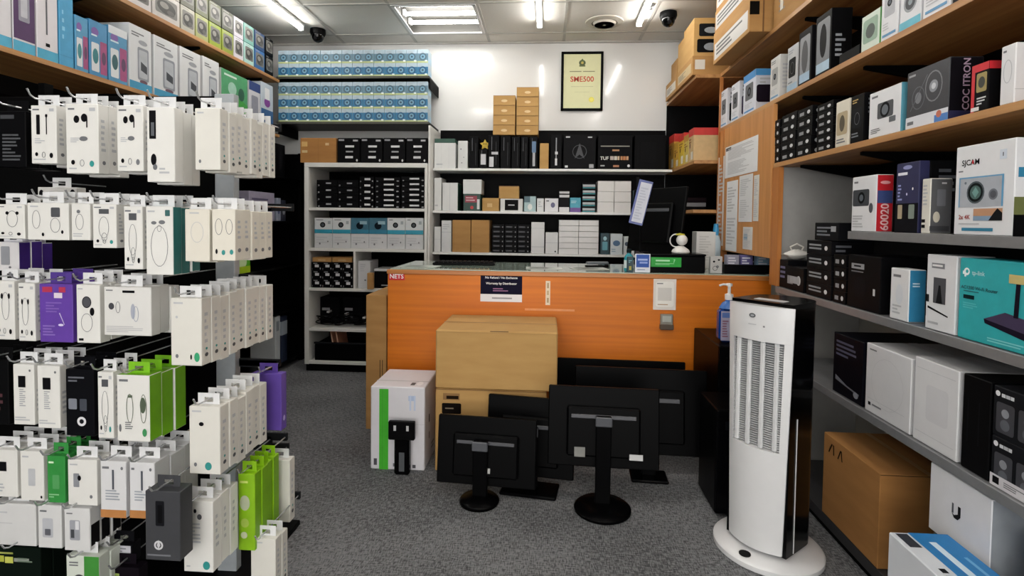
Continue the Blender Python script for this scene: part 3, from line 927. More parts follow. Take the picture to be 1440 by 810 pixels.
rb('gadget_box', 'small white box with a blue side panel on the counter-height shelf', 'box', 1253, 1280, 376, 4, .05, '#dadbdd', [('f', 'l', .15, .8, .7, .9, 1, GR), ('f', 'e', .5, .5, .2, .2, '#d2d6dc'), ('f', 'l', .15, .1, .7, .3, 3, LG), ('r', 'l', .2, .66, .9, .76, 2, '#c9dcea')], fc={'r': '#2d7fa8'})
rb('gadget_box', 'white box with a dark screen picture beside the teal router box', 'box', 1304, 1347, 357, 4, .1, '#dcdde0', [('f', 'r', .18, .82, .62, .89, '#7c7e84'), ('f', 'l', .2, .83, .6, .88, 1, '#e6e6e8'), ('f', 'r', .26, .36, .68, .7, '#46484e'), ('f', 'p', [(.36, .36), (.58, .36), (.5, .6), (.44, .6)], '#26272b'), ('f', 'p', [(.08, .28), (.78, .20), (.78, .22), (.08, .31)], DK), ('f', 'rr', .02, .36, .12, .46, '#2c2d32'), ('f', 'l', .1, .06, .6, .12, 1, LG)])
rb('router_box', 'large teal router box at the near end of the counter-height shelf', 'box', 1350, 1525, 362, 4, .1, '#2aa8ae',
   [('f', 't', 'tp-link', .19, .82, .07, '#bfe6e8'), ('f', 'c', .075, .835, .03, '#f4fcfc'), ('f', 'c', .078, .838, .014, '#2aa8ae'), ('f', 'r', .052, .77, .07, .81, '#f4fcfc'), ('f', 'r', .035, .8, .055, .84, '#f4fcfc'), ('f', 't', 'AC1200 Wi-Fi Router', .2, .64, .045, '#17464c'), ('f', 'l', .05, .58, .25, .61, 1, '#1d6a70'), ('f', 'rr', .05, .5, .16, .55, '#14363c'),
    ('f', 'l', .05, .38, .2, .46, 3, '#57c0c4'), ('f', 'p', [(.26, .3), (.45, .42), (.98, .3), (.98, .14), (.8, .1), (.27, .25)], '#2a2238'), ('f', 'p', [(.26, .3), (.45, .42), (.98, .3), (.75, .2)], '#3b3150'), ('f', 'p', [(.52, .38), (.56, .38), (.57, .85), (.535, .86)], '#262032'), ('f', 'p', [(.8, .3), (.84, .3), (.86, .9), (.825, .9)], '#262032'),
    ('f', 'r', .47, .76, .62, .86, '#c8b878'), ('f', 'l', .3, .04, .7, .1, 2, '#7ed2d4')])

pack('clutter_box', 'small dark box under the white bag at the end of the counter-height shelf', 'box', (1.18, 2.612, RZ[4] + TH + .0015), RZ90, .088, .14, .13, '#17171c', [('f', 'l', .1, .3, .9, .8, 3, '#6a6a8a'), ('r', 'l', .1, .3, .9, .8, 3, '#8a8a98')])

# shelf 5
rb('speaker_box', 'dark navy box at the far end of the lower right shelf', 'box', 1173, 1216, 466, 5, .3, '#14151f', [('f', 'l', .1, .62, .8, .9, 4, '#4c5066'), ('f', 'p', [(.1, .3), (.5, .2), (.9, .16), (.9, .13), (.1, .22)], '#6a6e78'), ('f', 'e', .8, .12, .08, .05, '#8a8e98')])
rb('white_carton', 'left white carton wrapped in plastic on the lower right shelf', 'carton', 1219, 1284, 481, 5, .3, '#d2d2d4', [('f', 'l', .08, .9, .3, .94, 1, GR), ('f', 'r', .08, .1, .14, .15, DK), ('f', 'l', .18, .1, .4, .15, 1, GR), ('f', 'o', .5, .5, .36, .36, .0015, '#c3c3c6'), ('f', 'r', .06, .2, .9, .205, LG), ('t', 'r', 0, .45, 1, .55, '#e4e4e6')])
rb('white_carton', 'right white carton wrapped in plastic on the lower right shelf', 'carton', 1287, 1351, 500, 5, .3, '#d6d6d8', [('f', 'r', .06, .88, .94, .885, LG), ('f', 'rr', .3, .3, .8, .72, '#cdcdd0'), ('f', 'r', .06, .12, .94, .125, LG), ('t', 'r', 0, .45, 1, .55, '#e4e4e6')])
rb('black_carton', 'plain black carton between the white carton and speaker boxes', 'carton', 1355, 1396, 524, 5, .3, '#101012', [('f', 'r', .2, .3, .24, .75, '#26262a'), ('f', 'r', .6, .3, .64, .75, '#26262a')])
X_ = SX + .008
z5 = RZ[5] + TH + .0015
A, B = on(0, 1398, 540, X_), on(0, 1470, 540, X_)
hh = (A.z - z5) / 2
sdec = [('f', 'r', .18, .81, .26, .88, '#d0d2d6'), ('f', 'r', .27, .81, .36, .88, '#b8babe'), ('f', 'r', .37, .81, .44, .88, '#c8cace'), ('f', 'c', .1, .86, .05, '#e4e4e8'), ('f', 'rr', .08, .1, .46, .7, '#3a3b41'), ('f', 'rr', .54, .1, .92, .7, '#3a3b41'), ('f', 'c', .27, .5, .08, '#8b8e94'), ('f', 'c', .27, .27, .1, '#5c5f66'), ('f', 'c', .73, .5, .08, '#8b8e94'), ('f', 'c', .73, .27, .1, '#5c5f66')]
pack('speaker_box', 'grey speaker box with white lower band, lower of the near pair', 'box', (X_ + .15, (A.y + B.y) / 2, z5), RZ90, A.y - B.y, .3, hh - .001, '#26272c', sdec + [('f', 'r', 0, 0, 1, .24, '#d2d0d4'), ('f', 'r', .06, .06, .2, .2, DK), ('f', 'l', .3, .06, .8, .18, 3, GR)])
pack('speaker_box', 'grey speaker box, upper of the near pair on the lower right shelf', 'box', (X_ + .15, (A.y + B.y) / 2, z5 + hh), RZ90, A.y - B.y, .3, hh - .001, '#26272c', sdec)

# on the bottom board
zf = .0665
XC = 1.1
A, B = on(0, 1159, 612, XC), on(0, 1238, 668, XC)
pack('carton', 'large brown carton on the bottom board of the right shelving', 'carton', (XC + .16, (A.y + B.y) / 2, zf), RZ90, A.y - B.y, .32, .385 - zf, CARDD,
     [('t', 'r', 0, .47, 1, .53, M('#a87c46', .3)), ('r', 'rr', .56, .52, .9, .72, '#17130f'), ('r', 'r', .54, .2, .88, .42, '#a89a80'), ('r', 'l', .58, .24, .84, .38, 3, '#7c7260'), ('r', 'r', 0, .985, 1, .995, '#5c3c1a'), ('f', 'p', [(.1, .8), (.16, .92), (.18, .92), (.12, .8)], '#3c2812'), ('f', 'p', [(.2, .8), (.19, .92), (.21, .92), (.22, .8)], '#3c2812'), ('f', 'p', [(.28, .8), (.33, .92), (.35, .92), (.3, .8)], '#3c2812'), ('f', 'p', [(.36, .8), (.34, .92), (.36, .92), (.38, .8)], '#3c2812')])
A, B = on(0, 1309, 650, XC), on(0, 1398, 650, XC)
hU = .19
pack('white_carton', 'white carton with a U-shaped emblem tucked under the lower right shelf', 'carton', (XC + .13, (A.y + B.y) / 2, .528 - hU), RZ90, A.y - B.y, .26, hU, '#d9d9dc',
     [('f', 'r', .40, .48, .43, .62, '#55585e'), ('f', 'p', [(.40, .48), (.44, .42), (.50, .42), (.545, .48), (.545, .62), (.50, .62), (.50, .50), (.44, .46)], '#2a2c30'), ('r', 'r', .3, .75, .5, .85, '#c8c8c8')], fc={'r': '#8d9296'})
pack('black_carton', 'dark carton under the white carton with the emblem', 'carton', (XC + .14, (A.y + B.y) / 2, zf), RZ90, A.y - B.y, .24, .526 - hU - zf, '#151518', [('f', 'l', .1, .6, .5, .8, 2, '#44464c')])
pack('blue_carton', 'deep blue carton at the near end under the lower right shelf', 'carton', (XC + .15, 1.2, zf), RZ90, .2, .26, .4, '#1c5fa8', [('f', 'l', .1, .7, .6, .85, 2, '#c8d8ea')])
A = on(0, 1250, 748, .93)
pack('printer_box', 'white and blue printer carton on the floor at the bottom right corner', 'carton', (.93 + .075, A.y - .17, 0), RZ90, .34, .15, A.z, '#d4d8de',
     [('t', 'r', 0, .32, 1, 1, '#1f78b8'), ('t', 'r', .02, .08, .2, .28, '#2b2f38'), ('t', 'r', .45, .14, .5, .24, '#20242c'), ('t', 'r', .53, .13, .7, .22, '#33373f'), ('t', 'r', .12, .5, .6, .62, '#cfe0ee'), ('t', 'r', .3, .78, .62, .84, '#6aa8d4'), ('f', 'r', .06, .0, .3, .7, '#2a8fb8'), ('f', 'r', .36, .0, .6, .66, '#2f98c0'), ('f', 'l', .65, .4, .95, .7, 4, GR)])

# papers on the notice panel
def sheet(x0, x1, y0, y1, label, col='#e2e2e0', decs=(), X=SX - .0052):
    A, B = on(0, x0, y0, X), on(0, x1, y0, X)
    z1 = on(0, x0, y1, X).z
    return pack('notice_sheet', label, 'paper', (X, (A.y + B.y) / 2, z1), RZ90, A.y - B.y - .002, .001, A.z - z1, col, decs, 'notices pinned to the wood panel', bev=.0002)


lines = [('f', 'l', .1, .55, .9, .92, 9, '#bcbcbe'), ('f', 'l', .1, .08, .9, .48, 9, '#c0c0c2')]
sheet(1020.5, 1066, 208, 251, 'wide white table sheet at the top of the wood notice panel', '#e2e3e4', [('f', 'r', .02, .86, .2, .96, '#4a4c50')] + lines)
sheet(1010.8, 1019.5, 222, 345, 'long narrow paper strip at the left of the wood notice panel', '#ccccca', lines)
sheet(1022.5, 1038, 256, 352, 'long white sheet below the table sheet on the notice panel', '#e2e3e4', lines)
sheet(1040, 1059, 248, 312, 'bordered white sheet in the middle of the notice panel', '#dadada', lines)
sheet(1060.5, 1068, 247, 311, 'narrow white sheet at the right of the notice panel', '#d6d4ce', lines)
sheet(1045, 1058.5, 319, 350, 'small sheet low on the notice panel with blue marks', '#d2d0cc', [('f', 'r', .1, .4, .5, .7, '#7f9ab0')] + lines)

# back bay: red and yellow boxes, routers
zb_ = BAYZ[1] + TH + .0015
cols = [('#c8962c', '#c22a28'), ('#d2a032', '#b82420'), ('#c89028', '#c8302c')]
yy = 4.42
for i, (wd, hh, c, tp, lab) in enumerate([(.18, .27, '#b98a34', '#b8261f', 'red-topped yellow box at the back of the corner shelf'), (.15, .19, '#c79a3c', '#c79a3c', 'tan box second from the back of the corner shelf'), (.15, .23, '#cfae3a', '#c22a24', 'red-topped yellow box in the middle of the corner shelf'), (.13, .2, '#c8b25a', '#b88a40', 'mustard box near the front of the corner shelf'), (.13, .22, '#c6a878', '#c2302a', 'tan box with a red top at the front of the corner shelf')]):
    pack('yellow_box', lab, 'box', (BX + .01 + .1, yy - wd / 2, zb_), RZ90, wd - .004, .2, hh, c, [('f', 'r', 0, .78, 1, 1, tp), ('r', 'r', 0, .78, 1, 1, tp), ('f', 'e', .3, .5, .1, .08, '#5a3a1c'), ('f', 'r', .5, .06, .9, .3, '#d8d6cc'), ('f', 'l', .1, .56, .8, .72, 2, '#8a5a28'), ('t', 'r', 0, 0, 1, 1, tp)], 'red and yellow boxes on the corner shelf')
    yy -= wd
z2 = BAYZ[2] + TH + .0015
for i, (y, hh, c, lab) in enumerate([(4.25, .03, '#1b1b1e', 'flat black router box, lowest on the corner shelf by the monitor'), (4.25, .03, '#8e9094', 'flat grey router box on the corner shelf by the monitor'), (4.24, .035, '#2a1c22', 'flat dark red router box, topmost on the corner shelf by the monitor')]):
    pack('router_box', lab, 'box', (BX + .12, y, z2 + sum([.03, .03, .035][:i]) + .002 * i), RZ90, .3, .2, hh, c, [('f', 'r', .1, .2, .4, .8, '#b8babe'), ('f', 'r', .7, .3, .9, .8, '#a83a4a')], bev=.002)

# ------------------------------------------------------------------ goods on the back shelves
def fb(name, label, cat, x0, x1, yt, z0, Y, depth, col, decs=(), group=None, fc=None, h=None, bev=.002, gap=.003):
    """box facing the camera side, front in the plane y=Y; x0..x1 in the photo, yt its top"""
    A, B = on(1, x0, yt, Y), on(1, x1, yt, Y)
    h = h or (A.z + B.z) / 2 - z0
    return pack(name, label, cat, ((A.x + B.x) / 2, Y + depth / 2, z0 + .0012), 0, B.x - A.x - gap, depth, h - .0012, col, decs, group, fc, bev)


def fgrid(name, label, cat, x0, x1, yt, z0, Y, depth, nx, nz, col, decs, group, skip=()):
    A, B = on(1, x0, yt, Y), on(1, x1, yt, Y)
    w, h = (B.x - A.x) / nx, ((A.z + B.z) / 2 - z0) / nz
    me = pack_mesh(name, w - .003, depth, h - .0012, col, decs, None, .0015)
    for i in range(nx):
        for j in range(nz):
            if (i, j) in skip:
                continue
            o = link(name, me, None, (A.x + w * (i + .5), Y + depth / 2 + random.uniform(0, .006), z0 + .001 + h * j), 0)
            pos = []
            if nx > 1:
                pos.append(ORD[i] + ' column')
            if nz > 1:
                pos.append((['bottom', 'second', 'third', 'fourth', 'fifth', 'sixth'][j] if j < nz - 1 else 'top') + ' layer')
            tag(o, label + ', ' + ', '.join(pos), cat, group)


def blue(top):
    return [('f', 'r', 0, 0, 1, .16, '#b4c088'), ('f', 'r', 0, .14, 1, .7, '#2c7098' if not top else '#5f8092'), ('f', 'c', .5, .45, .36, '#1f5478' if not top else '#46606e'), ('f', 'c', .5, .45, .22, '#6f9cb4'), ('f', 'c', .5, .46, .1, '#2f4a5e'),
            ('f', 'l', .1, .76, .7, .9, 2, '#a8b0b8'), ('f', 'r', .7, .1, .92, .2, '#dfe8ea'), ('r', 'r', 0, .0, 1, .5, '#9fc0d4')]


bA = on(1, 391, 100, BLY + .01).x
bB = on(1, 602, 100, BLY + .01).x
def bluegrid(z0, ztop, rows, labs):
    h = (ztop - z0 - .002) / rows
    w = (bB - bA) / 14
    for j in range(rows):
        me = pack_mesh('camera_box', w - .002, .12, h - .0012, '#a9bcc8', blue(j == rows - 1), None, .001)
        for i in range(14):
            o = link('camera_box', me, None, (bA + w * (i + .5), BLY + .07 + random.uniform(0, .004), z0 + .0025 + h * j), 0)
            tag(o, ORD[i] + ' ' + labs[j] + ', from left', 'camera box', 'blue camera boxes on the wall shelves')


bluegrid(BLZ[0], on(1, 500, 70, BLY + .01).z, 2, ['blue camera box in the lower row, upper wall shelf', 'grey-blue camera box in the top row, upper wall shelf'])
bluegrid(BLZ[1], on(1, 500, 115, BLY + .01).z, 3, ['blue camera box in the bottom row, lower wall shelf', 'blue camera box in the middle row, lower wall shelf', 'grey-blue camera box in the top row, lower wall shelf'])

# white cabinet contents
BK = '#101013'
lab1 = [('f', 'r', .35, .62, .75, .7, '#d8d8da'), ('f', 'r', .38, .42, .7, .48, '#9a9a9e'), ('f', 'r', .35, .18, .7, .27, '#d0d0d2'), ('f', 'r', .05, .88, .3, .95, '#8a8a8e'), ('f', 'r', .7, .86, .92, .93, '#aaaaae'), ('f', 'e', .88, .1, .04, .05, '#c8c8ca')]
YC = CBY + .01
fb('carton', 'brown carton on top of the white cabinet', 'carton', 422, 473, 194, CBT, YC, .3, CARDD, [('f', 'r', .04, .65, .2, .85, '#c8a060'), ('f', 'r', .05, .4, .2, .5, '#c8b080'), ('f', 'r', .7, .7, .8, .8, '#d0b080'), ('f', 'r', .5, 0, .505, 1, '#7a5222')])
for i, (a, b) in enumerate([(474.5, 506), (507, 538), (539, 570), (571, 601)]):
    fb('drive_box', ['black labelled box beside the brown carton on top of the cabinet', 'second black labelled box from the brown carton on the cabinet', 'third black labelled box from the brown carton on the cabinet', 'rightmost black labelled box on top of the white cabinet'][i], 'box', a, b, 194, CBT, YC, .28, BK, lab1, 'black boxes on top of the cabinet')
tiny = [('f', 'r', .35, .4, .75, .72, '#cfcfd2'), ('f', 'e', .9, .25, .05, .12, '#9c9ca0'), ('f', 'r', .05, .1, .12, .3, '#7a7a7e')]
tiny2 = [('f', 'r', .45, .42, .7, .62, '#a0a0a4'), ('f', 'e', .1, .2, .04, .12, '#8c8c90')]
fgrid('drive_box', 'flat black box in the left stacks, second cabinet shelf', 'box', 445, 504, 253, CABZ[1], YC + .03, .25, 2, 4, BK, tiny2, 'left black stacks on the second cabinet shelf')
fgrid('drive_box', 'flat black box in the third stack on the second cabinet shelf', 'box', 505, 526, 248, CABZ[1], YC + .03, .25, 1, 5, BK, tiny, 'third black stack on the second cabinet shelf')
fgrid('drive_box', 'flat black labelled box, fourth stack, second cabinet shelf', 'box', 527, 563, 249, CABZ[1], YC + .02, .25, 1, 6, BK, tiny, 'fourth black stack on the second cabinet shelf')
fgrid('drive_box', 'flat black labelled box, rightmost stack, second cabinet shelf', 'box', 564, 598, 248, CABZ[1], YC + .02, .25, 1, 6, BK, tiny, 'rightmost black stack on the second cabinet shelf')
z_ = CABZ[2]
zmid = on(1, 520, 329, YC).z
low = [('f', 'l', .1, .3, .9, .8, 3, '#bcbcc0'), ('f', 'e', .3, .3, .05, .07, '#6f6f74'), ('f', 'e', .75, .45, .03, .06, '#55555a')]
for i in range(6):
    a, b = 442 + 25.6 * i, 467.6 + 25.6 * i
    nm = ['leftmost', 'second', 'third', 'fourth', 'fifth', 'rightmost'][i]
    fb('speckled_box', nm + ' speckled white box in the lower layer on the third cabinet shelf', 'box', a, b, 329, z_, YC + .01, .2, '#c9cacc', low, 'white boxes in the lower layer', h=zmid - z_ - .001)
    if i in (2, 3):
        dd = [('f', 'r', 0, 0, 1, .25, '#2f7c98'), ('f', 'e', .5, .5, .2, .22, '#1d2c38'), ('f', 'r', .5, .6, .9, .8, '#8fb0bc')]
        cc = '#39667a'
    else:
        dd = [('f', 'r', 0, 0, 1, .25, '#2f93ac'), ('f', 'c', .46, .55, .15, '#16181c'), ('f', 'c', .46, .55, .09, '#3a4048'), ('f', 'l', .1, .82, .5, .92, 1, GR), ('f', 'r', .75, .6, .9, .8, '#9aa0a4')]
        cc = '#cdd0d2'
    fb('camera_box', nm + (' teal' if i in (2, 3) else ' white and teal') + ' camera box in the upper layer on the third cabinet shelf', 'camera box', a, b, 306.5, zmid, YC + .01, .14, cc, dd, 'camera boxes in the upper layer')
# lower cabinet cells
fgrid('drive_box', 'small black box in the left cabinet cell', 'box', 437.5, 496, 369, CABZ[3], YC + .01, .2, 4, 3, BK, tiny + [('f', 'r', .2, .8, .6, .9, '#8a8a8e')], 'block of black boxes in the cabinet cell')
zt_ = on(1, 460, 369, YC).z
for i, (a, b) in enumerate(((439, 466), (467, 495))):
    fb('carton', ['flat brown carton lying on the left of the black block', 'flat brown carton lying on the right of the black block'][i], 'carton', a, b, 362, zt_, YC + .02, .18, CARD, [('f', 'r', .3, .2, .7, .6, '#b8986a')])
fb('gadget_box', 'tall white box in the right cell of the cabinet', 'box', 503, 521, 367, CABZ[3], YC + .02, .2, '#c6c6c8', [('f', 'l', .2, .6, .8, .9, 4, LG), ('f', 'e', .6, .3, .08, .03, GR)])
fb('carton', 'narrow brown carton beside the tall white box in the cabinet', 'carton', 516, 524, 384, CABZ[3], YC - .03 + .0, .045, CARD)
fb('drive_box', 'black box with a white lid partly behind the counter in the cabinet', 'box', 526, 552, 378, CABZ[3], YC + .05, .2, BK, [('f', 'r', 0, .88, 1, 1, '#cfcfd2'), ('f', 'l', .4, .1, .9, .2, 1, '#9a9a9e')], fc={'t': '#d0d0d2'})
# looped cables
def cable(label, x, y, z, seed, r=.055):
    rn = random.Random(seed)
    t = empty('cable_coil', label, 'cable', (x, y, z), 0, 'coiled cables in the cabinet')
    pts = []
    for i in range(64):
        a = i * .42
        rr = r * (1 + .25 * math.sin(i * .9 + seed))
        pts.append((1.25 * rr * math.cos(a), .5 * rr * math.sin(a), max(.004, .03 + .026 * math.sin(i * .31 + seed) + .0009 * i)))
    MB().tube(pts, .0045, M('#0d0d0f', .35), 6).build('cord', t)
    e = pts[-1]
    MB().box((e[0] - .008, e[1] - .06, e[2] - .006), (e[0] + .012, e[1] - .004, e[2] + .008), M('#c4c4c6', .4), .002).build('plug', t)
    s_ = pts[0]
    MB().box((s_[0] - .03, s_[1] - .03, max(.0, s_[2] - .012)), (s_[0] + .03, s_[1] + .02, s_[2] + .01), M('#17171a', .35), .003).build('adapter', t)


ca = on(1, 440, 440, YC + .12)
zc = CABZ[4] + .001
for i, px in enumerate((459, 484, 510)):
    q = on(1, px, 455, YC + .1)
    cable(['black coiled cable at the left of the lower cabinet shelf', 'black coiled cable in the middle of the lower cabinet shelf', 'black coiled cable at the right of the lower cabinet shelf'][i], q.x, q.y, zc, i + 1)
for i, px in enumerate((462, 494)):
    q = on(1, px, 440, YC + .28)
    fb('adapter_box', ['black power adapter box behind the coiled cables on the left', 'black power adapter box behind the coiled cables on the right'][i], 'box', px - 12, px + 16, 418, CABZ[4], YC + .19, .16, '#151518', [('f', 'r', .1, .5, .5, .6, '#8f8f94'), ('f', 'l', .1, .1, .8, .3, 2, '#55555a')])
# open black bin with catalogues
bz = CABZ[5] + .001
a, b = on(1, 442, 515, YC + .01), on(1, 540, 515, YC + .01)
bn = empty('storage_bin', 'open black storage bin at the bottom of the white cabinet', 'bin', ((a.x + b.x) / 2, YC + .16, bz))
bw = (b.x - a.x) / 2
bm = M('#0c0c0e', .3)
hb = .13
mbn = MB()
mbn.box((-bw, -.14, 0), (bw, .14, .006), bm)
mbn.box((-bw, -.14, .006), (bw, -.132, hb), bm).box((-bw, .132, .006), (bw, .14, hb), bm).box((-bw, -.132, .006), (-bw + .008, .132, hb), bm).box((bw - .008, -.132, .006), (bw, .132, hb), bm)
mbn.build('body', bn)
MB().box((-bw - .006, -.148, hb), (bw + .006, -.13, hb + .014), M('#2c2c30', .25), .003).build('rim', bn)
for i, dx_ in enumerate((0, .03)):
    q = on(1, 477 + 7 * i, 500, YC + .1)
    o = pack('catalogue', ['left red-brown catalogue leaning in the black bin', 'right red-brown catalogue leaning in the black bin'][i], 'catalogue', (q.x, YC + .12, bz + .012), 0, .012, .19, .22, '#a8735a', [('f', 'r', .1, .1, .9, .9, '#c09a84')], 'catalogues in the bin')
    o.rotation_euler = (0, math.radians(-10), 0)

# wide shelving: row of large black boxes
YW = WY + .012
z_ = WZ[0]
fb('white_box', 'wide white box at the left end of the top back shelf', 'box', 610.5, 641, 201, z_, YW, .2, '#d6d7d6', [('f', 'r', .33, 0, .335, 1, LG), ('f', 'r', .68, 0, .685, 1, LG), ('f', 'l', .1, .1, .5, .2, 1, LG)])
fb('green_tray', 'flat dark green box lying on the wide white box', 'box', 611, 640, 195, on(1, 620, 201, YW).z, YW + .01, .18, '#1f4a3c')
fb('white_box', 'narrow white box with spots on the top back shelf', 'box', 644, 658, 198, z_, YW, .2, '#d2d3d2', [('f', 'e', .3, .7, .06, .03, GR), ('f', 'e', .6, .4, .05, .02, GR), ('f', 'e', .4, .2, .06, .02, GR)])
spin = [(660, 673, 192), (673.5, 686, 210), (686.5, 702.5, 190), (704, 718.5, 191), (719.5, 731.5, 192), (732.5, 743, 192), (744.5, 756.5, 192)]
for i, (a, b, t) in enumerate(spin):
    w = ['first', 'second, shorter', 'third', 'fourth', 'fifth', 'sixth', 'seventh'][i]
    dd = [('f', 'r', .3, .55, .34, .95, '#6a6c72'), ('f', 'r', .7, .1, .73, .8, '#3a3b40')]
    if i == 1:
        dd += [('f', 'r', .2, .2, .8, .75, '#c6c6ca')]
    if i == 2:
        dd += [('f', 'r', .3, .42, .9, .5, '#b8b8bc'), ('f', 'r', .1, .05, .5, .35, '#c4c4c8')]
    if i == 6:
        dd += [('f', 'rr', .3, .5, .8, .85, '#5c7a9c'), ('f', 'r', .4, .08, .7, .5, '#a8a8ac')]
    fb('motherboard_box', w + ' upright black box from the narrow white box on the top back shelf', 'box', a, b, t, z_, YW, .22, '#121215', dd, 'upright black boxes on the top back shelf')
fb('carton', 'slim brown carton between black boxes on the top back shelf', 'carton', 759, 772, 201.5, z_, YW, .2, CARD2)
fb('motherboard_box', 'black upright box just right of the slim brown carton', 'box', 774.5, 790.5, 189, z_, YW, .22, '#121215', [('f', 'r', .45, .1, .55, .9, '#8a8c92'), ('f', 'r', .4, .42, .65, .5, '#c8c8cc'), ('f', 'r', .4, .1, .6, .3, '#d0d0d4')])
fb('motherboard_box', 'square black box with emblem print on the top back shelf', 'box', 792.5, 838.5, 189, z_, YW, .22, '#19191c', [('f', 'l', .07, .88, .3, .96, 1, '#b8b8bc'), ('f', 'l', .75, .88, .95, .95, 1, '#b8b8bc'), ('f', 'p', [(.35, .3), (.5, .75), (.65, .3), (.5, .42)], '#34353a'), ('f', 'o', .5, .5, .22, .2, .004, '#3c3e44'), ('f', 'r', .05, .04, .14, .1, '#d8d8da'), ('f', 'rr', .8, .03, .94, .14, '#9a9a9e')])
fb('motherboard_box', 'black box with large white and orange lettering on the top back shelf', 'box', 841, 890, 190, z_, YW, .22, '#111114', [('f', 't', 'TUF', .19, .32, .1, '#dcd8d0'), ('f', 'r', .36, .27, .46, .38, '#b8a8a0'), ('f', 'r', .475, .27, .56, .38, '#c8c0b4'), ('f', 'r', .575, .27, .63, .38, '#c8b090'), ('f', 'r', .66, .27, .72, .38, '#b88050'), ('f', 'r', .735, .27, .81, .38, '#b87440'), ('f', 'r', .825, .27, .89, .38, '#c09068'), ('f', 'r', .08, .66, .92, .69, '#8c8880'), ('f', 'r', .42, .53, .62, .58, '#b08058'), ('f', 'r', .08, .08, .2, .12, '#9a9a9c'), ('f', 'r', .45, .06, .62, .12, '#a8704c'), ('f', 'e', .9, .1, .04, .04, '#c8c8ca')])
fb('motherboard_box', 'plain black box at the right end of the top back shelf', 'box', 892.5, 937, 190, z_, YW, .22, '#0f0f12', [('f', 'r', .1, .2, .12, .8, '#1c1c20'), ('f', 'rr', .2, .2, .7, .8, '#17171a')])
# brown cartons stacked on the black boxes
zst = on(1, 725, 190, YW).z + .002
for cx0, cx1, n, top, lab in ((693.5, 725, 4, 134, 'brown carton in the left, lower column stacked before the white wall'), (726.5, 758, 5, 122.5, 'brown carton in the right, taller column stacked before the white wall')):
    fgrid('carton', lab, 'carton', cx0, cx1, top, zst, YW - .005, .2, 1, n, CARD2, [('f', 'r', .3, .25, .7, .6, '#b58a50'), ('f', 'e', .5, .45, .14, .14, '#d8bc8c'), ('f', 'r', 0, .96, 1, 1, '#8a6030')], lab.replace('brown carton in the ', 'cartons of the '))
# yellow toy
q = on(1, 682, 197, YW + .02)
ty = empty('yellow_toy', 'small yellow star-shaped toy on the black boxes by the brown cartons', 'toy', (q.x, YW + .03, on(1, 680, 210, YW).z + .003))
yl = M('#c4a428', .5)
star = []
for k in range(10):
    r_ = .042 if k % 2 == 0 else .022
    t_ = math.pi / 2 + k * math.pi / 5
    star.append((r_ * math.cos(t_), .036 + r_ * math.sin(t_)))
sb = MB()
vs = [(x, -.008, z) for x, z in star] + [(x, .008, z) for x, z in star]
sb.add(vs, [list(range(10)), list(range(10, 20))[::-1]] + [[(i + 1) % 10, i, 10 + i, 10 + (i + 1) % 10] for i in range(10)], yl)
sb.build('body', ty)
for s_ in (-1, 1):
    MB().cyl((s_ * .008, -.0085, .042), (s_ * .008, -.0105, .042), .004, BLACK, 10).build('eye', ty)

# middle back shelf
z_ = WZ[1]
fb('white_box', 'tall white box at the left end of the middle back shelf', 'box', 610.5, 621, 250, z_, YW, .2, '#d4d5d4', [('f', 'l', .1, .1, .6, .2, 1, LG)])
fb('white_box', 'slightly lower white box beside the tall one on the middle back shelf', 'box', 622, 644, 257, z_, YW, .2, '#d6d7d6', [('f', 'r', .48, 0, .5, 1, LG)], fc={'r': '#2f5a48'})
fb('green_box', 'dark green box with red print on the middle back shelf', 'box', 651.5, 676, 273, z_, YW, .18, '#1f4038', [('f', 'r', .1, .5, .8, .9, '#8a3040'), ('f', 'l', .15, .55, .75, .85, 2, '#c89aa0'), ('f', 'rr', .8, .1, .95, .7, '#d0d0d0'), ('f', 'e', .5, .2, .1, .1, '#b83a3a')])
fb('white_box', 'white cube box standing on the dark green box', 'box', 651, 677.5, 252.5, on(1, 660, 273, YW).z, YW, .18, '#d2d3d2', [('f', 'r', 0, .9, 1, .92, LG)])
fb('carton', 'low brown carton beside the dark green box on the middle back shelf', 'carton', 678, 702, 278.5, z_, YW, .18, CARD2, [('f', 'r', .3, .3, .6, .6, '#d0ac74')])
fb('gadget_box', 'black and white box under the small brown carton', 'box', 703.5, 735.5, 279.5, z_, YW, .18, '#d0d0ce', [('f', 'r', .2, .08, .8, .92, '#151518'), ('f', 'l', .35, .42, .7, .56, 1, '#dadada')])
fb('carton', 'small brown carton standing on the black and white box', 'carton', 701.5, 730, 261.5, on(1, 720, 279.5, YW).z, YW, .16, CARD2, [('f', 'r', .0, .94, 1, 1, '#8a6030')])
items = [(737, 754, 276, '#9fb8bc', 'pale teal box on the middle back shelf', [('f', 'e', .5, .3, .2, .2, '#d8dcd8'), ('f', 'r', 0, .6, .5, 1, '#4f6a74')]),
         (755, 765, 279, '#d4d5d6', 'slim white box on the middle back shelf', [('f', 'l', .2, .3, .8, .8, 3, LG)]),
         (766, 785.5, 279, '#d6d6da', 'white box with a dark blob print on the middle back shelf', [('f', 'e', .6, .5, .16, .2, '#5a5a7a'), ('f', 'l', .1, .7, .5, .9, 1, GR)]),
         (786.5, 801, 268, '#202024', 'black and white striped box on the middle back shelf', [('f', 'r', .0, .68, 1, .8, '#c8c8ca'), ('f', 'r', 0, .86, 1, .96, '#c0c0c2'), ('f', 'r', 0, 0, 1, .22, '#d4d4d6')]),
         (801.5, 817, 278, '#3f9ab0', 'teal box with a purple base on the middle back shelf', [('f', 'r', 0, 0, 1, .3, '#6a4a90'), ('f', 'l', .1, .6, .8, .8, 2, '#a8d4dc')])]
for a, b, t, c, lab, dd in items:
    fb('gadget_box', lab, 'box', a, b, t, z_, YW, .12, c, dd)
zq = z_
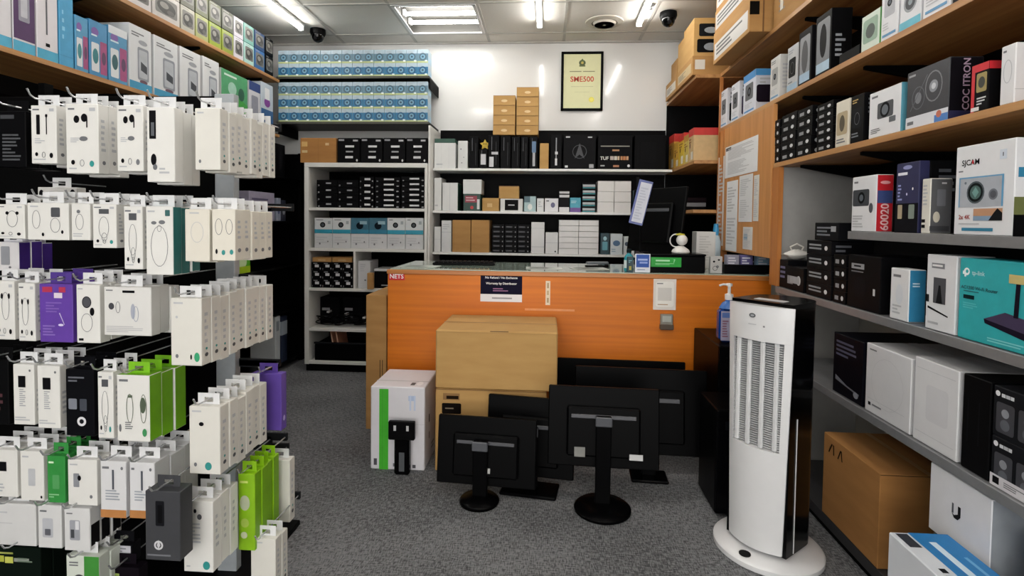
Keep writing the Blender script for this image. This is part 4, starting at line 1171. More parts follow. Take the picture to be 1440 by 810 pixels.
fgrid('gadget_box', 'small black and silver box in the narrow column on the middle back shelf', 'box', 818.5, 838.5, 257, z_, YW, .12, 1, 5, '#16161a', [('f', 'r', .05, .3, .95, .7, '#a8acb0'), ('f', 'r', .05, .05, .95, .2, '#3f98a0')], 'narrow column on the middle back shelf')
fgrid('white_box', 'white box in the block of six on the middle back shelf', 'box', 840.5, 888, 254.5, z_, YW, .2, 2, 3, '#d6d4d2', [('f', 'r', 0, .96, 1, 1, '#b8b6b4')], 'block of six white boxes')
fb('gadget_box', 'teal dark box right of the six white boxes', 'box', 890, 904, 268, z_, YW, .15, '#22343c', [('f', 'l', .1, .4, .9, .8, 3, '#6a8a94')])
# lower back shelf
z_ = WZ[2]
fb('white_box', 'white box at the left end of the lower back shelf', 'box', 610.5, 620, 319, z_, YW, .2, '#d0d1d1', [('f', 'r', 0, .5, 1, .51, LG)])
fb('white_box', 'taller grey-white box second on the lower back shelf', 'box', 620.8, 635, 310, z_, YW, .2, '#cccdce', [('f', 'r', 0, .62, 1, .64, LG), ('f', 'l', .1, .7, .8, .9, 3, LG)])
fb('carton', 'left of two square brown cartons on the lower back shelf', 'carton', 636, 662, 309.5, z_, YW, .22, CARD, bev=.003)
fb('carton', 'right of two square brown cartons on the lower back shelf', 'carton', 662.5, 688.5, 309.5, z_, YW, .22, CARD, bev=.003)
fgrid('drive_box', 'small black box in the black block on the lower back shelf', 'box', 692, 745.5, 315.5, z_, YW, .2, 3, 6, '#131316', [('f', 'r', .1, .3, .6, .6, '#3f4046'), ('f', 'e', .85, .4, .04, .14, '#8a8a8e')], 'black block on the lower back shelf')
fb('white_box', 'tall narrow white box right of the black block', 'box', 747, 766, 312.5, z_, YW, .2, '#d2d2d2', [('f', 'r', 0, .2, 1, .22, LG), ('f', 'r', 0, .8, 1, .81, LG)])
fb('white_box', 'shorter white box beside the tall narrow one on the lower back shelf', 'box', 767, 785, 327, z_, YW, .2, '#d4d4d4', [('f', 'r', 0, .5, 1, .52, LG), ('f', 'e', .8, .1, .06, .04, DK)])
fgrid('white_box', 'flat white box, block of twelve, lower back shelf', 'box', 786, 842.5, 309.5, z_, YW, .2, 2, 6, '#d6d5d4', [('f', 'r', 0, .93, 1, 1, '#b4b3b2')], 'block of twelve flat white boxes')
fb('gadget_box', 'dark teal box right of the twelve white boxes', 'box', 844.5, 857.5, 328, z_, YW, .15, '#1d3a44', [('f', 'rr', .2, .2, .8, .6, '#5f9aa8'), ('f', 'e', .5, .75, .2, .1, '#9ac0c8')])
fb('gadget_box', 'white box with blue car print on the lower back shelf', 'box', 858.5, 876, 329, z_, YW, .15, '#c8d0d4', [('f', 'e', .5, .55, .3, .14, '#4a6a8c'), ('f', 'l', .1, .1, .8, .3, 2, '#8aa0b0')])
fb('gadget_box', 'pale box with dark blots on the lower back shelf', 'box', 877, 893, 333, z_, YW, .15, '#c4cacc', [('f', 'e', .3, .6, .2, .12, '#3c4a5a'), ('f', 'e', .7, .3, .15, .1, '#7a5a50')])
fb('gadget_box', 'mixed dark box behind the hanging monitor on the lower back shelf', 'box', 894, 914, 338, z_, YW, .15, '#4a4048', [('f', 'e', .4, .6, .2, .15, '#a8a0a4')])

# ------------------------------------------------------------------ hanging rack on the left
PY = 1.72
rk = empty('hanging_rack', 'black freestanding hook rack full of hanging packs on the left', 'display rack', (-1.05, PY, 0))
MB().box((-1.2, .012, .02), (.012, .03, 1.6), BLACKM, .002).build('panel', rk)
POSTM = M('#a7adb2', .4, metal=.2)
MB().box((-.035, -.02, 0), (.03, .011, 1.6), POSTM, .002).build('post', rk)
MB().box((-1.2, -.36, 0), (.1, .3, .02), BLACK, .003).build('base', rk)
HOOKM = M('#c4c6c8', .25, metal=.7)


def hang(x0, x1, yt, yb, xr, col, short, decs=(), Yf=1.35, side=None, t=.036, hook=True, fc=None, tabc=None, name='hanging_pack', cat='package', top=None, nmax=12):
    A, B = on(1, x0, yt, Yf), on(1, x1, yb, Yf)
    w, h, z0 = B.x - A.x - .002, A.z - B.z, B.z
    Yb = on(0, xr, yb, B.x).y if xr > x1 + 1 else Yf + t
    n = max(1, min(nmax, int(round((Yb - Yf) / t))))
    n = min(n, int((PY - .03 - Yf) / t))
    n = max(n, 3 if 1.31 < Yf < 1.4 and nmax > 1 else 1)
    tt = max(t, min((Yb - Yf) / n, t * 1.3))
    f = dict(fc or {})
    if side:
        f['r'] = side
        f['t'] = top or side
    cx = (A.x + B.x) / 2
    tb = MB()
    tw, th = min(.03, w * .42), .03
    tm = mat_of(tabc or ('#d8d9db' if col[1] in 'cdef' else col))
    tb.box((-tw, -.0008, h), (-tw * .4, .0008, h + th), tm, .0003).box((tw * .4, -.0008, h), (tw, .0008, h + th), tm, .0003).box((-tw * .4, -.0008, h + th * .62), (tw * .4, .0008, h + th), tm, .0003).box((-tw * .4, -.0008, h), (tw * .4, .0008, h + th * .2), tm, .0003)
    tme = tb.mesh('hang_tab')
    rest = [d for d in decs if d[0] != 'f']
    m1 = pack_mesh(name, w, tt - .0015, h, col, decs, f, .0015)
    m2 = pack_mesh(name, w, tt - .0015, h, col, [d for d in decs if d[0] == 'f' and d[1] in 'el'] + rest, f, .0015) if n > 1 else None
    for i in range(n):
        dx, dz = (0, 0) if i == 0 else (random.uniform(-.0035, .0035), random.uniform(-.006, .004))
        o = link(name, m1 if i == 0 else m2, None, (cx + dx, Yf + tt * (i + .5), z0 + dz), 0)
        if i == 0:
            tag(o, short, cat, 'packs on the hanging rack')
        else:
            tag(o, ORD[i - 1] + ' one behind ' + short.replace(R_, '').replace('pack', 'one', 1), cat, 'packs on the hanging rack')
        k = link('hang_tab', tme, o, (0, 0, 0))
    if hook:
        zh = z0 + h + th * .45
        px, py, pz = cx + 1.05, 0, zh
        L = Yf - PY - .035
        MB().tube([(px, .012, zh), (px, L * .5, zh), (px, L + .012, zh), (px, L, zh + .006), (px, L - .008, zh + .02)], .0024, HOOKM, 6).build('hook', rk)
        if cx > -1.02:
            MB().box((.03, .002, zh - .012), (px + .006, .012, zh + .012), M('#2a2b2e', .4), .001).build('rail', rk)


WT_ = '#dddcd8'
W2 = '#d6d4cd'
e_ = art_ear
plain = [('f', 'l', .1, .9, .5, .95, 1, LG), ('f', 'e', .2, .14, .05, .03, GR), ('r', 'l', .3, .3, .7, .8, 5, LG), ('r', 'e', .5, .15, .18, .03, '#4a4c50'), ('r', 'e', .5, .24, .1, .02, TEAL)]
R_ = ' of hooks'
# top row
hang(-4, 37, 156, 235, 38, '#121215', 'black pack at the left of the top row' + R_, [('f', 'l', .15, .1, .85, .6, 8, '#4a4c50'), ('f', 'r', .1, .86, .6, .93, '#3a3c40')])
hang(42, 80, 148, 230, 92, WT_, 'white microphone pack in the top row' + R_, e_(3))
hang(91, 139, 146, 244, 163, WT_, 'white wireless earbud pack in the top row' + R_, e_(1))
hang(163, 202, 148, 241, 212, WT_, 'white earbud pack with specification list in the top row' + R_, e_(5))
hang(205, 246, 151, 256, 271, WT_, 'white headset pack with a black bar picture in the top row' + R_, [('f', 'r', .1, .58, .34, .96, DK), ('f', 'r', .16, .62, .28, .8, '#55585e'), ('f', 'e', .25, .3, .1, .08, DK), ('f', 'l', .45, .1, .9, .2, 2, LG), ('f', 'e', .3, .2, .08, .04, GR)], Yf=1.32)
hang(273, 310, 152, 239, 385, W2, 'plain white pack at the right end of the top row' + R_, plain)
# second row
hang(52, 108, 263, 282, 109, '#d2d0cc', 'flat white pack with dark ends above the second row' + R_, [('f', 'e', .1, .5, .06, .3, DK), ('f', 'e', .9, .5, .07, .35, DK), ('f', 'l', .3, .3, .7, .7, 2, LG)], Yf=1.55)
hang(-6, 35, 287, 336, 36, WT_, 'white cable pack at the left of the second row' + R_, e_(0))
hang(37, 97, 285, 338, 98, WT_, 'wide white pack with a device print in the second row' + R_, [('f', 'o', .22, .55, .1, .25, .0013, GR), ('f', 'rr', .58, .62, .8, .88, '#4a4c50'), ('f', 'o', .68, .4, .12, .2, .0013, GR), ('f', 'e', .38, .15, .03, .05, DK), ('f', 'e', .85, .22, .03, .05, DK), ('f', 'l', .08, .86, .35, .94, 1, LG)])
hang(99, 127, 286, 338, 128, WT_, 'narrow white pack with a small battery print in the second row' + R_, [('f', 'o', .45, .5, .22, .22, .0013, GR), ('f', 'e', .4, .78, .1, .05, GR), ('f', 'l', .1, .08, .7, .2, 2, LG)])
hang(129, 164, 287, 349, 172, WT_, 'white pack with a grey screen print in the second row' + R_, e_(2))
hang(173, 201, 290, 379, 202, WT_, 'long white cable pack in the second row' + R_, e_(6))
hang(204, 244, 290, 387, 272, WT_, 'long white pack with teal sides in the second row' + R_, [('f', 'e', .3, .76, .1, .025, GR), ('f', 'e', .6, .77, .12, .03, GR), ('f', 'o', .5, .42, .32, .3, .0014, GR), ('f', 'o', .5, .68, .08, .05, .0012, GR), ('f', 'rr', .72, .86, .9, .95, '#2b5a5a'), ('f', 'l', .08, .9, .4, .95, 1, LG)], side='#2c7472')
hang(259, 295, 294, 368, 296, '#d9d4c8', 'cream pack with phone outline in the second row' + R_, [('f', 'o', .5, .56, .26, .2, .0012, LG), ('f', 'l', .2, .9, .6, .95, 1, LG)])
hang(297, 331, 294, 367, 385, '#d9d4c8', 'cream earphone pack with ring outlines at the end of the second row' + R_, [('f', 'o', .3, .66, .16, .16, .0014, GR), ('f', 'o', .75, .66, .15, .15, .0014, GR), ('f', 'e', .2, .18, .05, .05, DK), ('f', 'e', .5, .16, .08, .05, TEAL), ('f', 'e', .85, .17, .08, .05, TEAL), ('r', 'l', .3, .4, .7, .8, 4, LG), ('r', 'e', .5, .2, .2, .04, GR)])
hang(-6, 27, 340, 381, 76, '#d4d2d4', 'white pack with violet sides below the second row' + R_, [('f', 'rr', .2, .2, .6, .85, '#8e9096'), ('f', 'e', .6, .12, .06, .04, GR)], Yf=1.42, side='#43297e')
# third row
hang(-9, 21, 395, 478, 24, WT_, 'white pack at the left of the third row' + R_, e_(0))
hang(24, 50, 398, 480, 53, WT_, 'slim white cable pack beside the violet one in the third row' + R_, e_(4))
hang(54, 103, 399, 482, 105, '#5f3c9c', 'violet pack with red labels in the third row' + R_, [('f', 'r', .1, .86, .4, .95, '#b03050'), ('f', 'r', .6, .86, .8, .95, '#b03050'), ('f', 'r', .45, .76, .7, .85, '#d8ccd8'), ('f', 'l', .2, .5, .7, .7, 4, '#7a5cb0'), ('f', 'p', [(.6, .5), (.75, .3), (.76, .31), (.62, .51)], '#c8bce0'), ('f', 'l', .1, .1, .6, .3, 4, '#8468b8'), ('f', 'e', .65, .3, .08, .02, '#d8d0ec')], tabc='#4d3488')
hang(106, 141, 400, 483, 144, WT_, 'white smart watch pack in the third row' + R_, [('f', 'e', .45, .7, .2, .1, '#4a4a50'), ('f', 'o', .45, .7, .2, .1, .002, DK), ('f', 'e', .68, .54, .1, .07, DK), ('f', 'o', .45, .35, .25, .16, .0014, GR), ('f', 'l', .08, .9, .4, .95, 1, LG), ('f', 'r', .1, .04, .3, .08, DK)])
hang(145, 213, 403, 473, 250, '#d6d5d2', 'wide white pack with grey wave print in the third row' + R_, [('f', 'l', .05, .9, .3, .95, 1, GR), ('f', 'e', .16, .6, .06, .07, '#3c3d42'), ('f', 'o', .3, .58, .05, .12, .0015, GR), ('f', 'e', .62, .5, .05, .16, '#a4a8b4'), ('f', 'o', .68, .45, .06, .16, .0015, '#8a93a8'), ('f', 'rr', .4, .88, .66, .93, DK), ('f', 'l', .05, .06, .9, .2, 4, '#b8b8ba')])
hang(239, 284, 419, 515, 385, W2, 'largest plain white pack at the right end of the third row' + R_, plain + [('f', 'e', .85, .13, .09, .07, '#2d9a6a'), ('f', 'e', .66, .13, .03, .04, DK), ('f', 'e', .2, .72, .04, .02, LG)])
# fourth row
hang(-12, 13, 506, 598, 15, '#151517', 'black pack at the left of the fourth row' + R_, [('f', 'l', .2, .2, .8, .5, 3, '#4a2a30')])
sq = [('f', 'r', .25, .62, .6, .81, DK), ('f', 'l', .3, .3, .6, .6, 9, '#a2a4a8'), ('f', 'l', .08, .06, .8, .14, 2, LG), ('f', 'e', .82, .9, .05, .02, GR), ('r', 'l', .2, .2, .8, .6, 5, LG)]
hang(17, 49, 512, 598, 51, WT_, 'white pack with a dark square, left of two, fourth row' + R_, sq)
hang(51, 85, 514, 603, 90, WT_, 'white pack with a dark square, right of two, fourth row' + R_, sq)
hang(91, 133, 519, 614, 135, '#17181d', 'black pack with a white round emblem in the fourth row' + R_, [('f', 'l', .1, .8, .7, .9, 2, '#5c5e66'), ('f', 'rr', .1, .4, .4, .56, '#7a7e88'), ('f', 'rr', .5, .38, .75, .56, '#3e424c'), ('f', 'c', .56, .22, .16, '#d8d8dc'), ('f', 'c', .56, .22, .08, '#24262c')])
hang(136, 160, 523, 617, 161, WT_, 'slim white pack beside the lime pack in the fourth row' + R_, e_(2))
hang(163, 211, 527, 622, 262, WT_, 'white pack with lime green sides in the fourth row' + R_, [('f', 'l', .08, .88, .5, .95, 1, GR), ('f', 'o', .4, .5, .11, .22, .002, '#55604e'), ('f', 'r', .34, .66, .48, .7, '#55604e'), ('f', 'e', .8, .55, .09, .12, '#4c5846'), ('f', 'o', .82, .5, .1, .22, .002, '#55604e'), ('f', 'e', .1, .2, .04, .06, GR), ('f', 'l', .25, .18, .5, .3, 4, GR), ('f', 'e', .85, .14, .07, .06, '#3a8a54')], side='#6fae10', top='#78b81a', t=.046, tabc='#78b81a')
hang(265, 310, 571, 668, 372, W2, 'white pack with a teal blot, right end of the fourth row' + R_, plain + [('f', 'e', .62, .12, .11, .06, TEAL), ('f', 'e', .4, .74, .08, .03, DK)], t=.04)
hang(352, 396, 525, 606, 400, '#5d439c', 'violet pack behind the right end of the fourth row' + R_, [('r', 'e', .5, .2, .2, .05, '#c0b4e0')], Yf=1.645, tabc='#4d3488')
# fifth row
hang(-14, 25, 632, 700, 26, WT_, 'white pack at the left of the fifth row' + R_, [('f', 'r', .2, .55, .6, .75, DK), ('f', 'l', .1, .1, .8, .3, 3, LG)])
hang(27, 62, 634, 705, 64, WT_, 'white adapter pack beside the green one in the fifth row' + R_, [('f', 'rr', .35, .3, .65, .65, '#b8babe'), ('f', 'l', .1, .85, .5, .92, 1, LG), ('f', 'e', .9, .08, .04, .03, DK)])
hang(65, 92, 641, 708, 93, '#2f8a3c', 'green pack in the fifth row' + R_, [('f', 'l', .1, .82, .6, .9, 1, '#d0e8c8'), ('f', 'rr', .3, .3, .7, .6, '#4f9a58'), ('f', 'l', .1, .1, .7, .2, 2, '#8cc890')], tabc='#2f8a3c')
hang(94, 137, 646, 712, 139, WT_, 'white charger pack in the fifth row' + R_, [('f', 'rr', .2, .4, .4, .7, '#85888e'), ('f', 'e', .4, .6, .06, .06, DK), ('f', 'l', .08, .86, .5, .92, 1, LG), ('f', 'e', .8, .2, .05, .04, GR)])
ob = [('f', 'r', 0, 0, 1, .14, '#b47a44'), ('f', 'l', .08, .84, .35, .92, 1, GR), ('f', 'r', .46, .5, .54, .85, '#4a4e58'), ('f', 'l', .2, .3, .8, .5, 4, '#9aa0a8'), ('f', 'e', .85, .88, .05, .03, GR)]
hang(140, 178, 648, 729, 180, '#d4d4d6', 'white pack with a tan base, left of two in the fifth row' + R_, ob, t=.06)
hang(181, 218, 650, 730, 262, '#d4d4d6', 'white pack with a tan base, right of two in the fifth row' + R_, ob, t=.06)
hang(203, 254, 690, 790, 255, '#38393d', 'dark grey bottle pack with a round emblem near the floor on the hook rack', [('f', 'rr', .3, .5, .55, .86, '#24252a'), ('f', 'rr', .36, .54, .49, .8, '#111114'), ('f', 'c', .38, .22, .13, '#c8c8cc'), ('f', 'c', .38, .22, .08, '#38393d'), ('f', 'p', [(.38, .3), (.43, .22), (.38, .17), (.33, .22)], '#c8c8cc'), ('f', 'l', .05, .05, .8, .1, 1, '#6a6c72')], Yf=1.26, t=.05)
hang(257, 300, 704, 806, 334, WT_, 'white pack with specification marks near the floor on the hook rack', [('f', 'e', .2, .84, .06, .025, DK), ('f', 'e', .4, .86, .05, .03, DK), ('f', 'e', .55, .78, .08, .04, '#4a4c50'), ('f', 'l', .2, .4, .6, .7, 6, LG), ('f', 'e', .78, .1, .12, .06, TEAL), ('f', 'l', .1, .06, .35, .1, 1, LG), ('r', 'l', .3, .3, .7, .8, 5, LG)], t=.04)
hang(334, 359, 666, 775, 392, '#86b814', 'lime green pack right of the white one near the floor', [('f', 'e', .4, .62, .3, .1, '#b4bca0'), ('f', 'e', .4, .36, .25, .06, '#a4c050'), ('f', 'c', .35, .2, .2, '#c4ccaa'), ('f', 'l', .1, .86, .6, .92, 1, '#c8dc70')], Yf=1.49, side='#74aa0c', top='#8cc010', tabc='#8cc010')
hang(372, 408, 646, 735, 412, W2, 'white pack hung behind the lime green packs', plain, Yf=1.66)
# lowest rows
hang(-14, 51, 707, 769, 52, '#cfcfcf', 'wide plain white pack at the left of the sixth row' + R_, [('f', 'l', .1, .75, .4, .82, 1, LG), ('f', 'l', .1, .5, .8, .56, 1, '#c0c0c2')])
hang(52, 87, 710, 772, 88, '#d2d2d2', 'white switch pack, left of two in the sixth row' + R_, [('f', 'rr', .2, .25, .65, .7, '#b4b6bc'), ('f', 'rr', .3, .3, .55, .45, '#5c5e66'), ('f', 'l', .1, .82, .5, .9, 1, GR)])
hang(89, 127, 714, 776, 137, '#d2d2d2', 'white switch pack, right of two in the sixth row' + R_, [('f', 'rr', .22, .25, .62, .72, '#9a9ca4'), ('f', 'r', .26, .3, .4, .5, '#3c3e44'), ('f', 'r', .44, .5, .58, .7, '#d8d8dc'), ('f', 'l', .1, .84, .5, .9, 1, GR), ('r', 'r', .1, .1, .9, .6, '#1c1a1c')])
hang(-8, 58, 768, 835, 60, '#14211a', 'dark green pack with lime lettering in the lowest row' + R_, [('f', 'r', .1, .84, .4, .88, '#9aa050'), ('f', 'r', .1, .66, .2, .8, '#aab040'), ('f', 'r', .22, .64, .4, .78, '#c0c45a'), ('f', 'r', .42, .68, .75, .76, '#8a9088'), ('f', 'l', .5, .66, .9, .78, 2, '#6a7a6a')])
hang(92, 140, 781, 835, 142, '#d0d6cc', 'white and green pack in the lowest row' + R_, [('f', 'r', .55, 0, 1, 1, '#3c8a34'), ('f', 'l', .1, .7, .5, .85, 2, GR), ('f', 'e', .4, .3, .2, .2, '#33363a')])
hang(150, 186, 765, 792, 188, '#1b1b20', 'black pack with white label strips in the lowest row' + R_, [('f', 'r', .05, .5, .95, .95, '#b8b8c0'), ('f', 'l', .1, .55, .8, .85, 2, '#7a7a82')], Yf=1.42)
hang(146, 196, 797, 835, 198, '#1d1620', 'dark violet pack at the very bottom of the hook rack', [('f', 'l', .1, .6, .6, .8, 1, '#8aa050')], Yf=1.4)
hang(352, 388, 757, 835, 404, W2, 'grey-white pack at the bottom right of the hook rack', plain, Yf=1.5)

# ------------------------------------------------------------------ goods on the left wall shelves
L90 = math.pi / 2
def lbx(name, label, cat, x0, x1, yt, z0, depth, col, decs=(), fc=None, X=LX - .008, zt=None, h=None):
    A, B = on(0, x0, yt, X), on(0, x1, yt, X)
    h = h or (zt or B.z) - z0
    return pack(name, label, cat, (X - depth / 2, (A.y + B.y) / 2, z0 + .0012), L90, B.y - A.y - .003, depth, h - .001, col, decs, None, fc)


zl = LZ[2] + TH
bb_ = [('f', 'r', 0, 0, 1, .12, '#4aa4c4')]
S_ = ' on the lower left wall shelf'
lbx('gadget_box', 'white box with a blue base at the photo edge' + S_, 'box', -26, 16, 0, zl, .2, '#d0ced2', bb_ + [('f', 'l', .2, .4, .7, .7, 3, LG)], zt=2.2)
lbx('gadget_box', 'purple phone box with a blue base' + S_, 'box', 17, 49, 0, zl, .2, '#d0ced2', bb_ + [('f', 'r', .02, .14, .98, .9, '#4a2a58'), ('f', 'rr', .25, .35, .75, .75, '#8c8a96'), ('f', 'rr', .35, .4, .65, .7, '#b8b8c0')], zt=2.2)
lbx('gadget_box', 'white box with a tall slim print and blue base' + S_, 'box', 50.5, 81, 0, zl, .2, '#d6d2d6', bb_ + [('f', 'r', .42, .3, .5, .7, '#55565c'), ('f', 'r', .4, .16, .6, .2, DK), ('f', 'e', .46, .74, .06, .05, GR)], zt=2.2)
lbx('gadget_box', 'plain sky-blue box' + S_, 'box', 82, 103, 0, zl, .2, '#3f97c2', [('f', 'l', .2, .3, .4, .7, 4, '#7cc0dc'), ('f', 'r', 0, .12, 1, .125, '#2f7fa8')], zt=2.2)
cup = lambda c: [('f', 'rr', .1, .08, .52, .6, '#d6dadc'), ('f', 'e', .32, .36, .16, .14, c), ('f', 'rr', .58, .06, .96, .66, '#a04a78'), ('f', 'e', .78, .36, .12, .12, '#5a3a5c'), ('f', 'e', .3, .8, .2, .08, '#7a5aa0'), ('f', 'l', .1, .7, .6, .76, 1, '#d0e4ec')]
lbx('gadget_box', 'blue and teal drink-cup box, left of three' + S_, 'box', 105, 124, 28, zl, .16, '#4a92ba', cup('#3f8a90'))
lbx('gadget_box', 'blue and pink drink-cup box, middle of three' + S_, 'box', 125, 151, 37, zl, .16, '#3f86b4', cup('#2f7a80'))
lbx('gadget_box', 'white-topped pink drink-cup box, right of three' + S_, 'box', 152, 179, 46, zl, .16, '#4c90b8', cup('#2c5a60') + [('f', 'r', 0, .86, 1, 1, '#d8dce0')])
ph_ = [('f', 'rr', .36, .16, .86, .68, '#8c9098'), ('f', 'rr', .42, .2, .8, .64, '#b4b8be'), ('f', 'p', [(.5, .32), (.78, .28), (.78, .4), (.5, .46)], '#3a3d44'), ('f', 'e', .62, .14, .18, .03, '#6a4a58'), ('f', 'l', .1, .82, .7, .9, 2, GR), ('f', 'e', .6, .76, .2, .04, '#9a9ca2'), ('l', 'l', .2, .2, .8, .8, 6, LG)]
wb = [('f', 'r', 0, 0, 1, .12, '#3f96bc')]
lbx('phone_holder_box', 'white holder box with a blue base, first of four' + S_, 'box', 181, 213, 46, zl, .16, '#d4d6d8', ph_ + wb)
lbx('phone_holder_box', 'white holder box with a blue base, second of four' + S_, 'box', 216, 250, 64, zl, .16, '#d4d6d8', ph_ + wb)
lbx('phone_holder_box', 'white holder box, third of four' + S_, 'box', 253, 282, 78, zl, .16, '#d8d9da', ph_)
lbx('phone_holder_box', 'white holder box, last of four' + S_, 'box', 285, 308, 89, zl, .16, '#d8d9da', ph_)
lbx('gadget_box', 'green and white box' + S_, 'box', 311, 348, 112, zl, .2, '#4f9a68', [('f', 'p', [(0, 0), (1, 0), (1, .4), (.6, .55), (.3, .3), (0, .45)], '#3f9a3c'), ('f', 'e', .4, .65, .16, .14, '#a0c8b4'), ('f', 'e', .75, .6, .12, .14, '#2a5a44'), ('f', 'l', .1, .86, .7, .94, 1, '#d0dcd4'), ('l', 'r', 0, 0, 1, 1, '#c0c4c2')])
lbx('gadget_box', 'white box with violet marks' + S_, 'box', 350, 366, 120, zl, .2, '#c8c6cc', [('f', 'rr', .2, .2, .8, .7, '#8a8a96'), ('f', 'r', 0, .8, 1, 1, '#30427a')])
lbx('gadget_box', 'blue and white box at the far end' + S_, 'box', 367, 384, 122, zl, .2, '#b8c2cc', [('f', 'r', 0, 0, 1, .45, '#2f5a8c'), ('f', 'e', .5, .6, .25, .1, '#7a3a8c'), ('f', 'rr', .3, .66, .7, .9, '#e0e0e2')])
# upper shelf, two layers
zu = LZ[1] + TH
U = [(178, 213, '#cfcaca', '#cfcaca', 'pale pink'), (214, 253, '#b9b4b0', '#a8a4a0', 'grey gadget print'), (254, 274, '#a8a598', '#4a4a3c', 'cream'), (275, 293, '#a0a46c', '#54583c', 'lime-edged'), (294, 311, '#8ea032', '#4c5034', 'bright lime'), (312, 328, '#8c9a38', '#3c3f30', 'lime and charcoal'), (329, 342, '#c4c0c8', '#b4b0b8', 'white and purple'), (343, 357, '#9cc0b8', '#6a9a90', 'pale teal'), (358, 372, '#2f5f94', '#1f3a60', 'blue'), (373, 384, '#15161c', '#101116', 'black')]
hl = .142
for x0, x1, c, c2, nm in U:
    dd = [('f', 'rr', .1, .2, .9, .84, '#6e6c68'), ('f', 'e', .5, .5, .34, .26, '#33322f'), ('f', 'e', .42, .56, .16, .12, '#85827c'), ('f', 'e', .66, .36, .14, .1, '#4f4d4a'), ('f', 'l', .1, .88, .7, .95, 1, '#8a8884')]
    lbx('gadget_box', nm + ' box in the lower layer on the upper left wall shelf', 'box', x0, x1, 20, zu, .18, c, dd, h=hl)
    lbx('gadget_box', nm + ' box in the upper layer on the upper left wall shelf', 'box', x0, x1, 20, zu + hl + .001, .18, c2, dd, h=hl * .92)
# odds and ends seen on the black rack at the left wall
def lrk(name, label, cat, x0, x1, yt, k, depth, col, decs=(), h=None, X=-2.07):
    A, B = on(0, x0, yt, X), on(0, x1, yt, X)
    z0 = LBZ[k]
    return pack(name, label, cat, (X - depth / 2, (A.y + B.y) / 2, z0 + .001), L90, B.y - A.y - .003, depth, h or B.z - z0, col, decs)


K_ = ' on the black rack at the left wall'
lrk('black_carton', 'black box on the top board' + K_, 'box', 388, 401, 205, 0, .2, '#101013', [('f', 'e', .5, .5, .2, .3, '#26262a')])
lrk('clear_pack', 'clear pack with blue print, second board' + K_, 'package', 389, 395, 279, 1, .18, '#8d93a4', [('f', 'e', .5, .5, .3, .2, '#4a5478'), ('l', 'e', .5, .5, .3, .2, '#4a5478'), ('l', 'l', .1, .7, .8, .9, 2, '#d0d4dc')])
lrk('clear_pack', 'dark blister pack on the second board' + K_, 'package', 396, 402, 282, 1, .15, '#2c3040', [('f', 'e', .5, .5, .3, .2, '#a0a4b0')])
lrk('clear_pack', 'grey and violet blister pack' + K_, 'package', 350, 386, 272, 1, .15, '#9a94a8', [('f', 'l', .1, .2, .9, .8, 5, '#5a5470'), ('l', 'l', .1, .2, .9, .8, 4, '#5a5470')])
lrk('green_bag', 'bright green bag on the third board' + K_, 'bag', 326, 352, 352, 2, .15, '#57b01c', [('f', 'e', .5, .5, .3, .3, '#d0e8b0'), ('f', 'r', 0, .0, 1, .3, '#a8c818'), ('l', 'r', 0, 0, 1, .4, '#a8c818')])
lrk('gadget_box', 'pale pink flat box on the fourth board' + K_, 'box', 353, 384, 415, 3, .15, '#c8a8b0', [('f', 'l', .1, .3, .8, .7, 1, '#a06a78')])
lrk('gadget_box', 'white box low' + K_, 'box', 387, 394, 462, 4, .2, '#c0c6ca', [('f', 'r', .2, .7, .8, .9, '#8a929a')], h=.38)
lrk('gadget_box', 'white and blue box low' + K_, 'box', 396, 404, 476, 4, .2, '#28324a', [('f', 'r', 0, .6, 1, .9, '#b0bcc8'), ('l', 'r', 0, .6, 1, .9, '#b0bcc8')], h=.36)

# ------------------------------------------------------------------ things on the counter
zc_ = CTOP + .001
def onct(px, py):
    return on(2, px, py, zc_)


# black display tray with the green sign
a, b = on(1, 906, 370, 3.02), on(1, 992, 370, 3.02)
bx_ = empty('display_case', 'black countertop case with a green sign on its front', 'display case', ((a.x + b.x) / 2, 3.02, zc_))
w_ = b.x - a.x
hC = on(1, 950, 357, 3.02).z - zc_
MB().box((-w_ / 2, 0, 0), (w_ / 2, .16, hC - .012), M('#0d0d0f', .3), .004).build('body', bx_)
MB().box((-w_ / 2 - .004, -.004, hC - .012), (w_ / 2 + .004, .164, hC), M('#17171a', .2), .004).build('lid', bx_)
s = MB()
gx0, gx1 = on(1, 915, 370, 3.02).x - (a.x + b.x) / 2, on(1, 958, 370, 3.02).x - (a.x + b.x) / 2
gz0, gz1 = .03, hC - .02
s.box((gx0, -.0035, gz0), (gx1, -.0005, gz1), M('#16a232', .35), .001)
g = Face(s, (gx0, -.0035, gz0), (1, 0, 0), (0, 0, 1), gx1 - gx0, gz1 - gz0)
for d in [('r', .16, .58, .62, .74, '#b4e8bc'), ('p', [(.74, .45), (.76, .45), (.8, .8), (.77, .82), (.72, .76), (.76, .76)], '#9adfa4'), ('l', .15, .2, .85, .4, 2, '#9adfa4')]:
    g.draw(d)
s.build('sign', bx_)

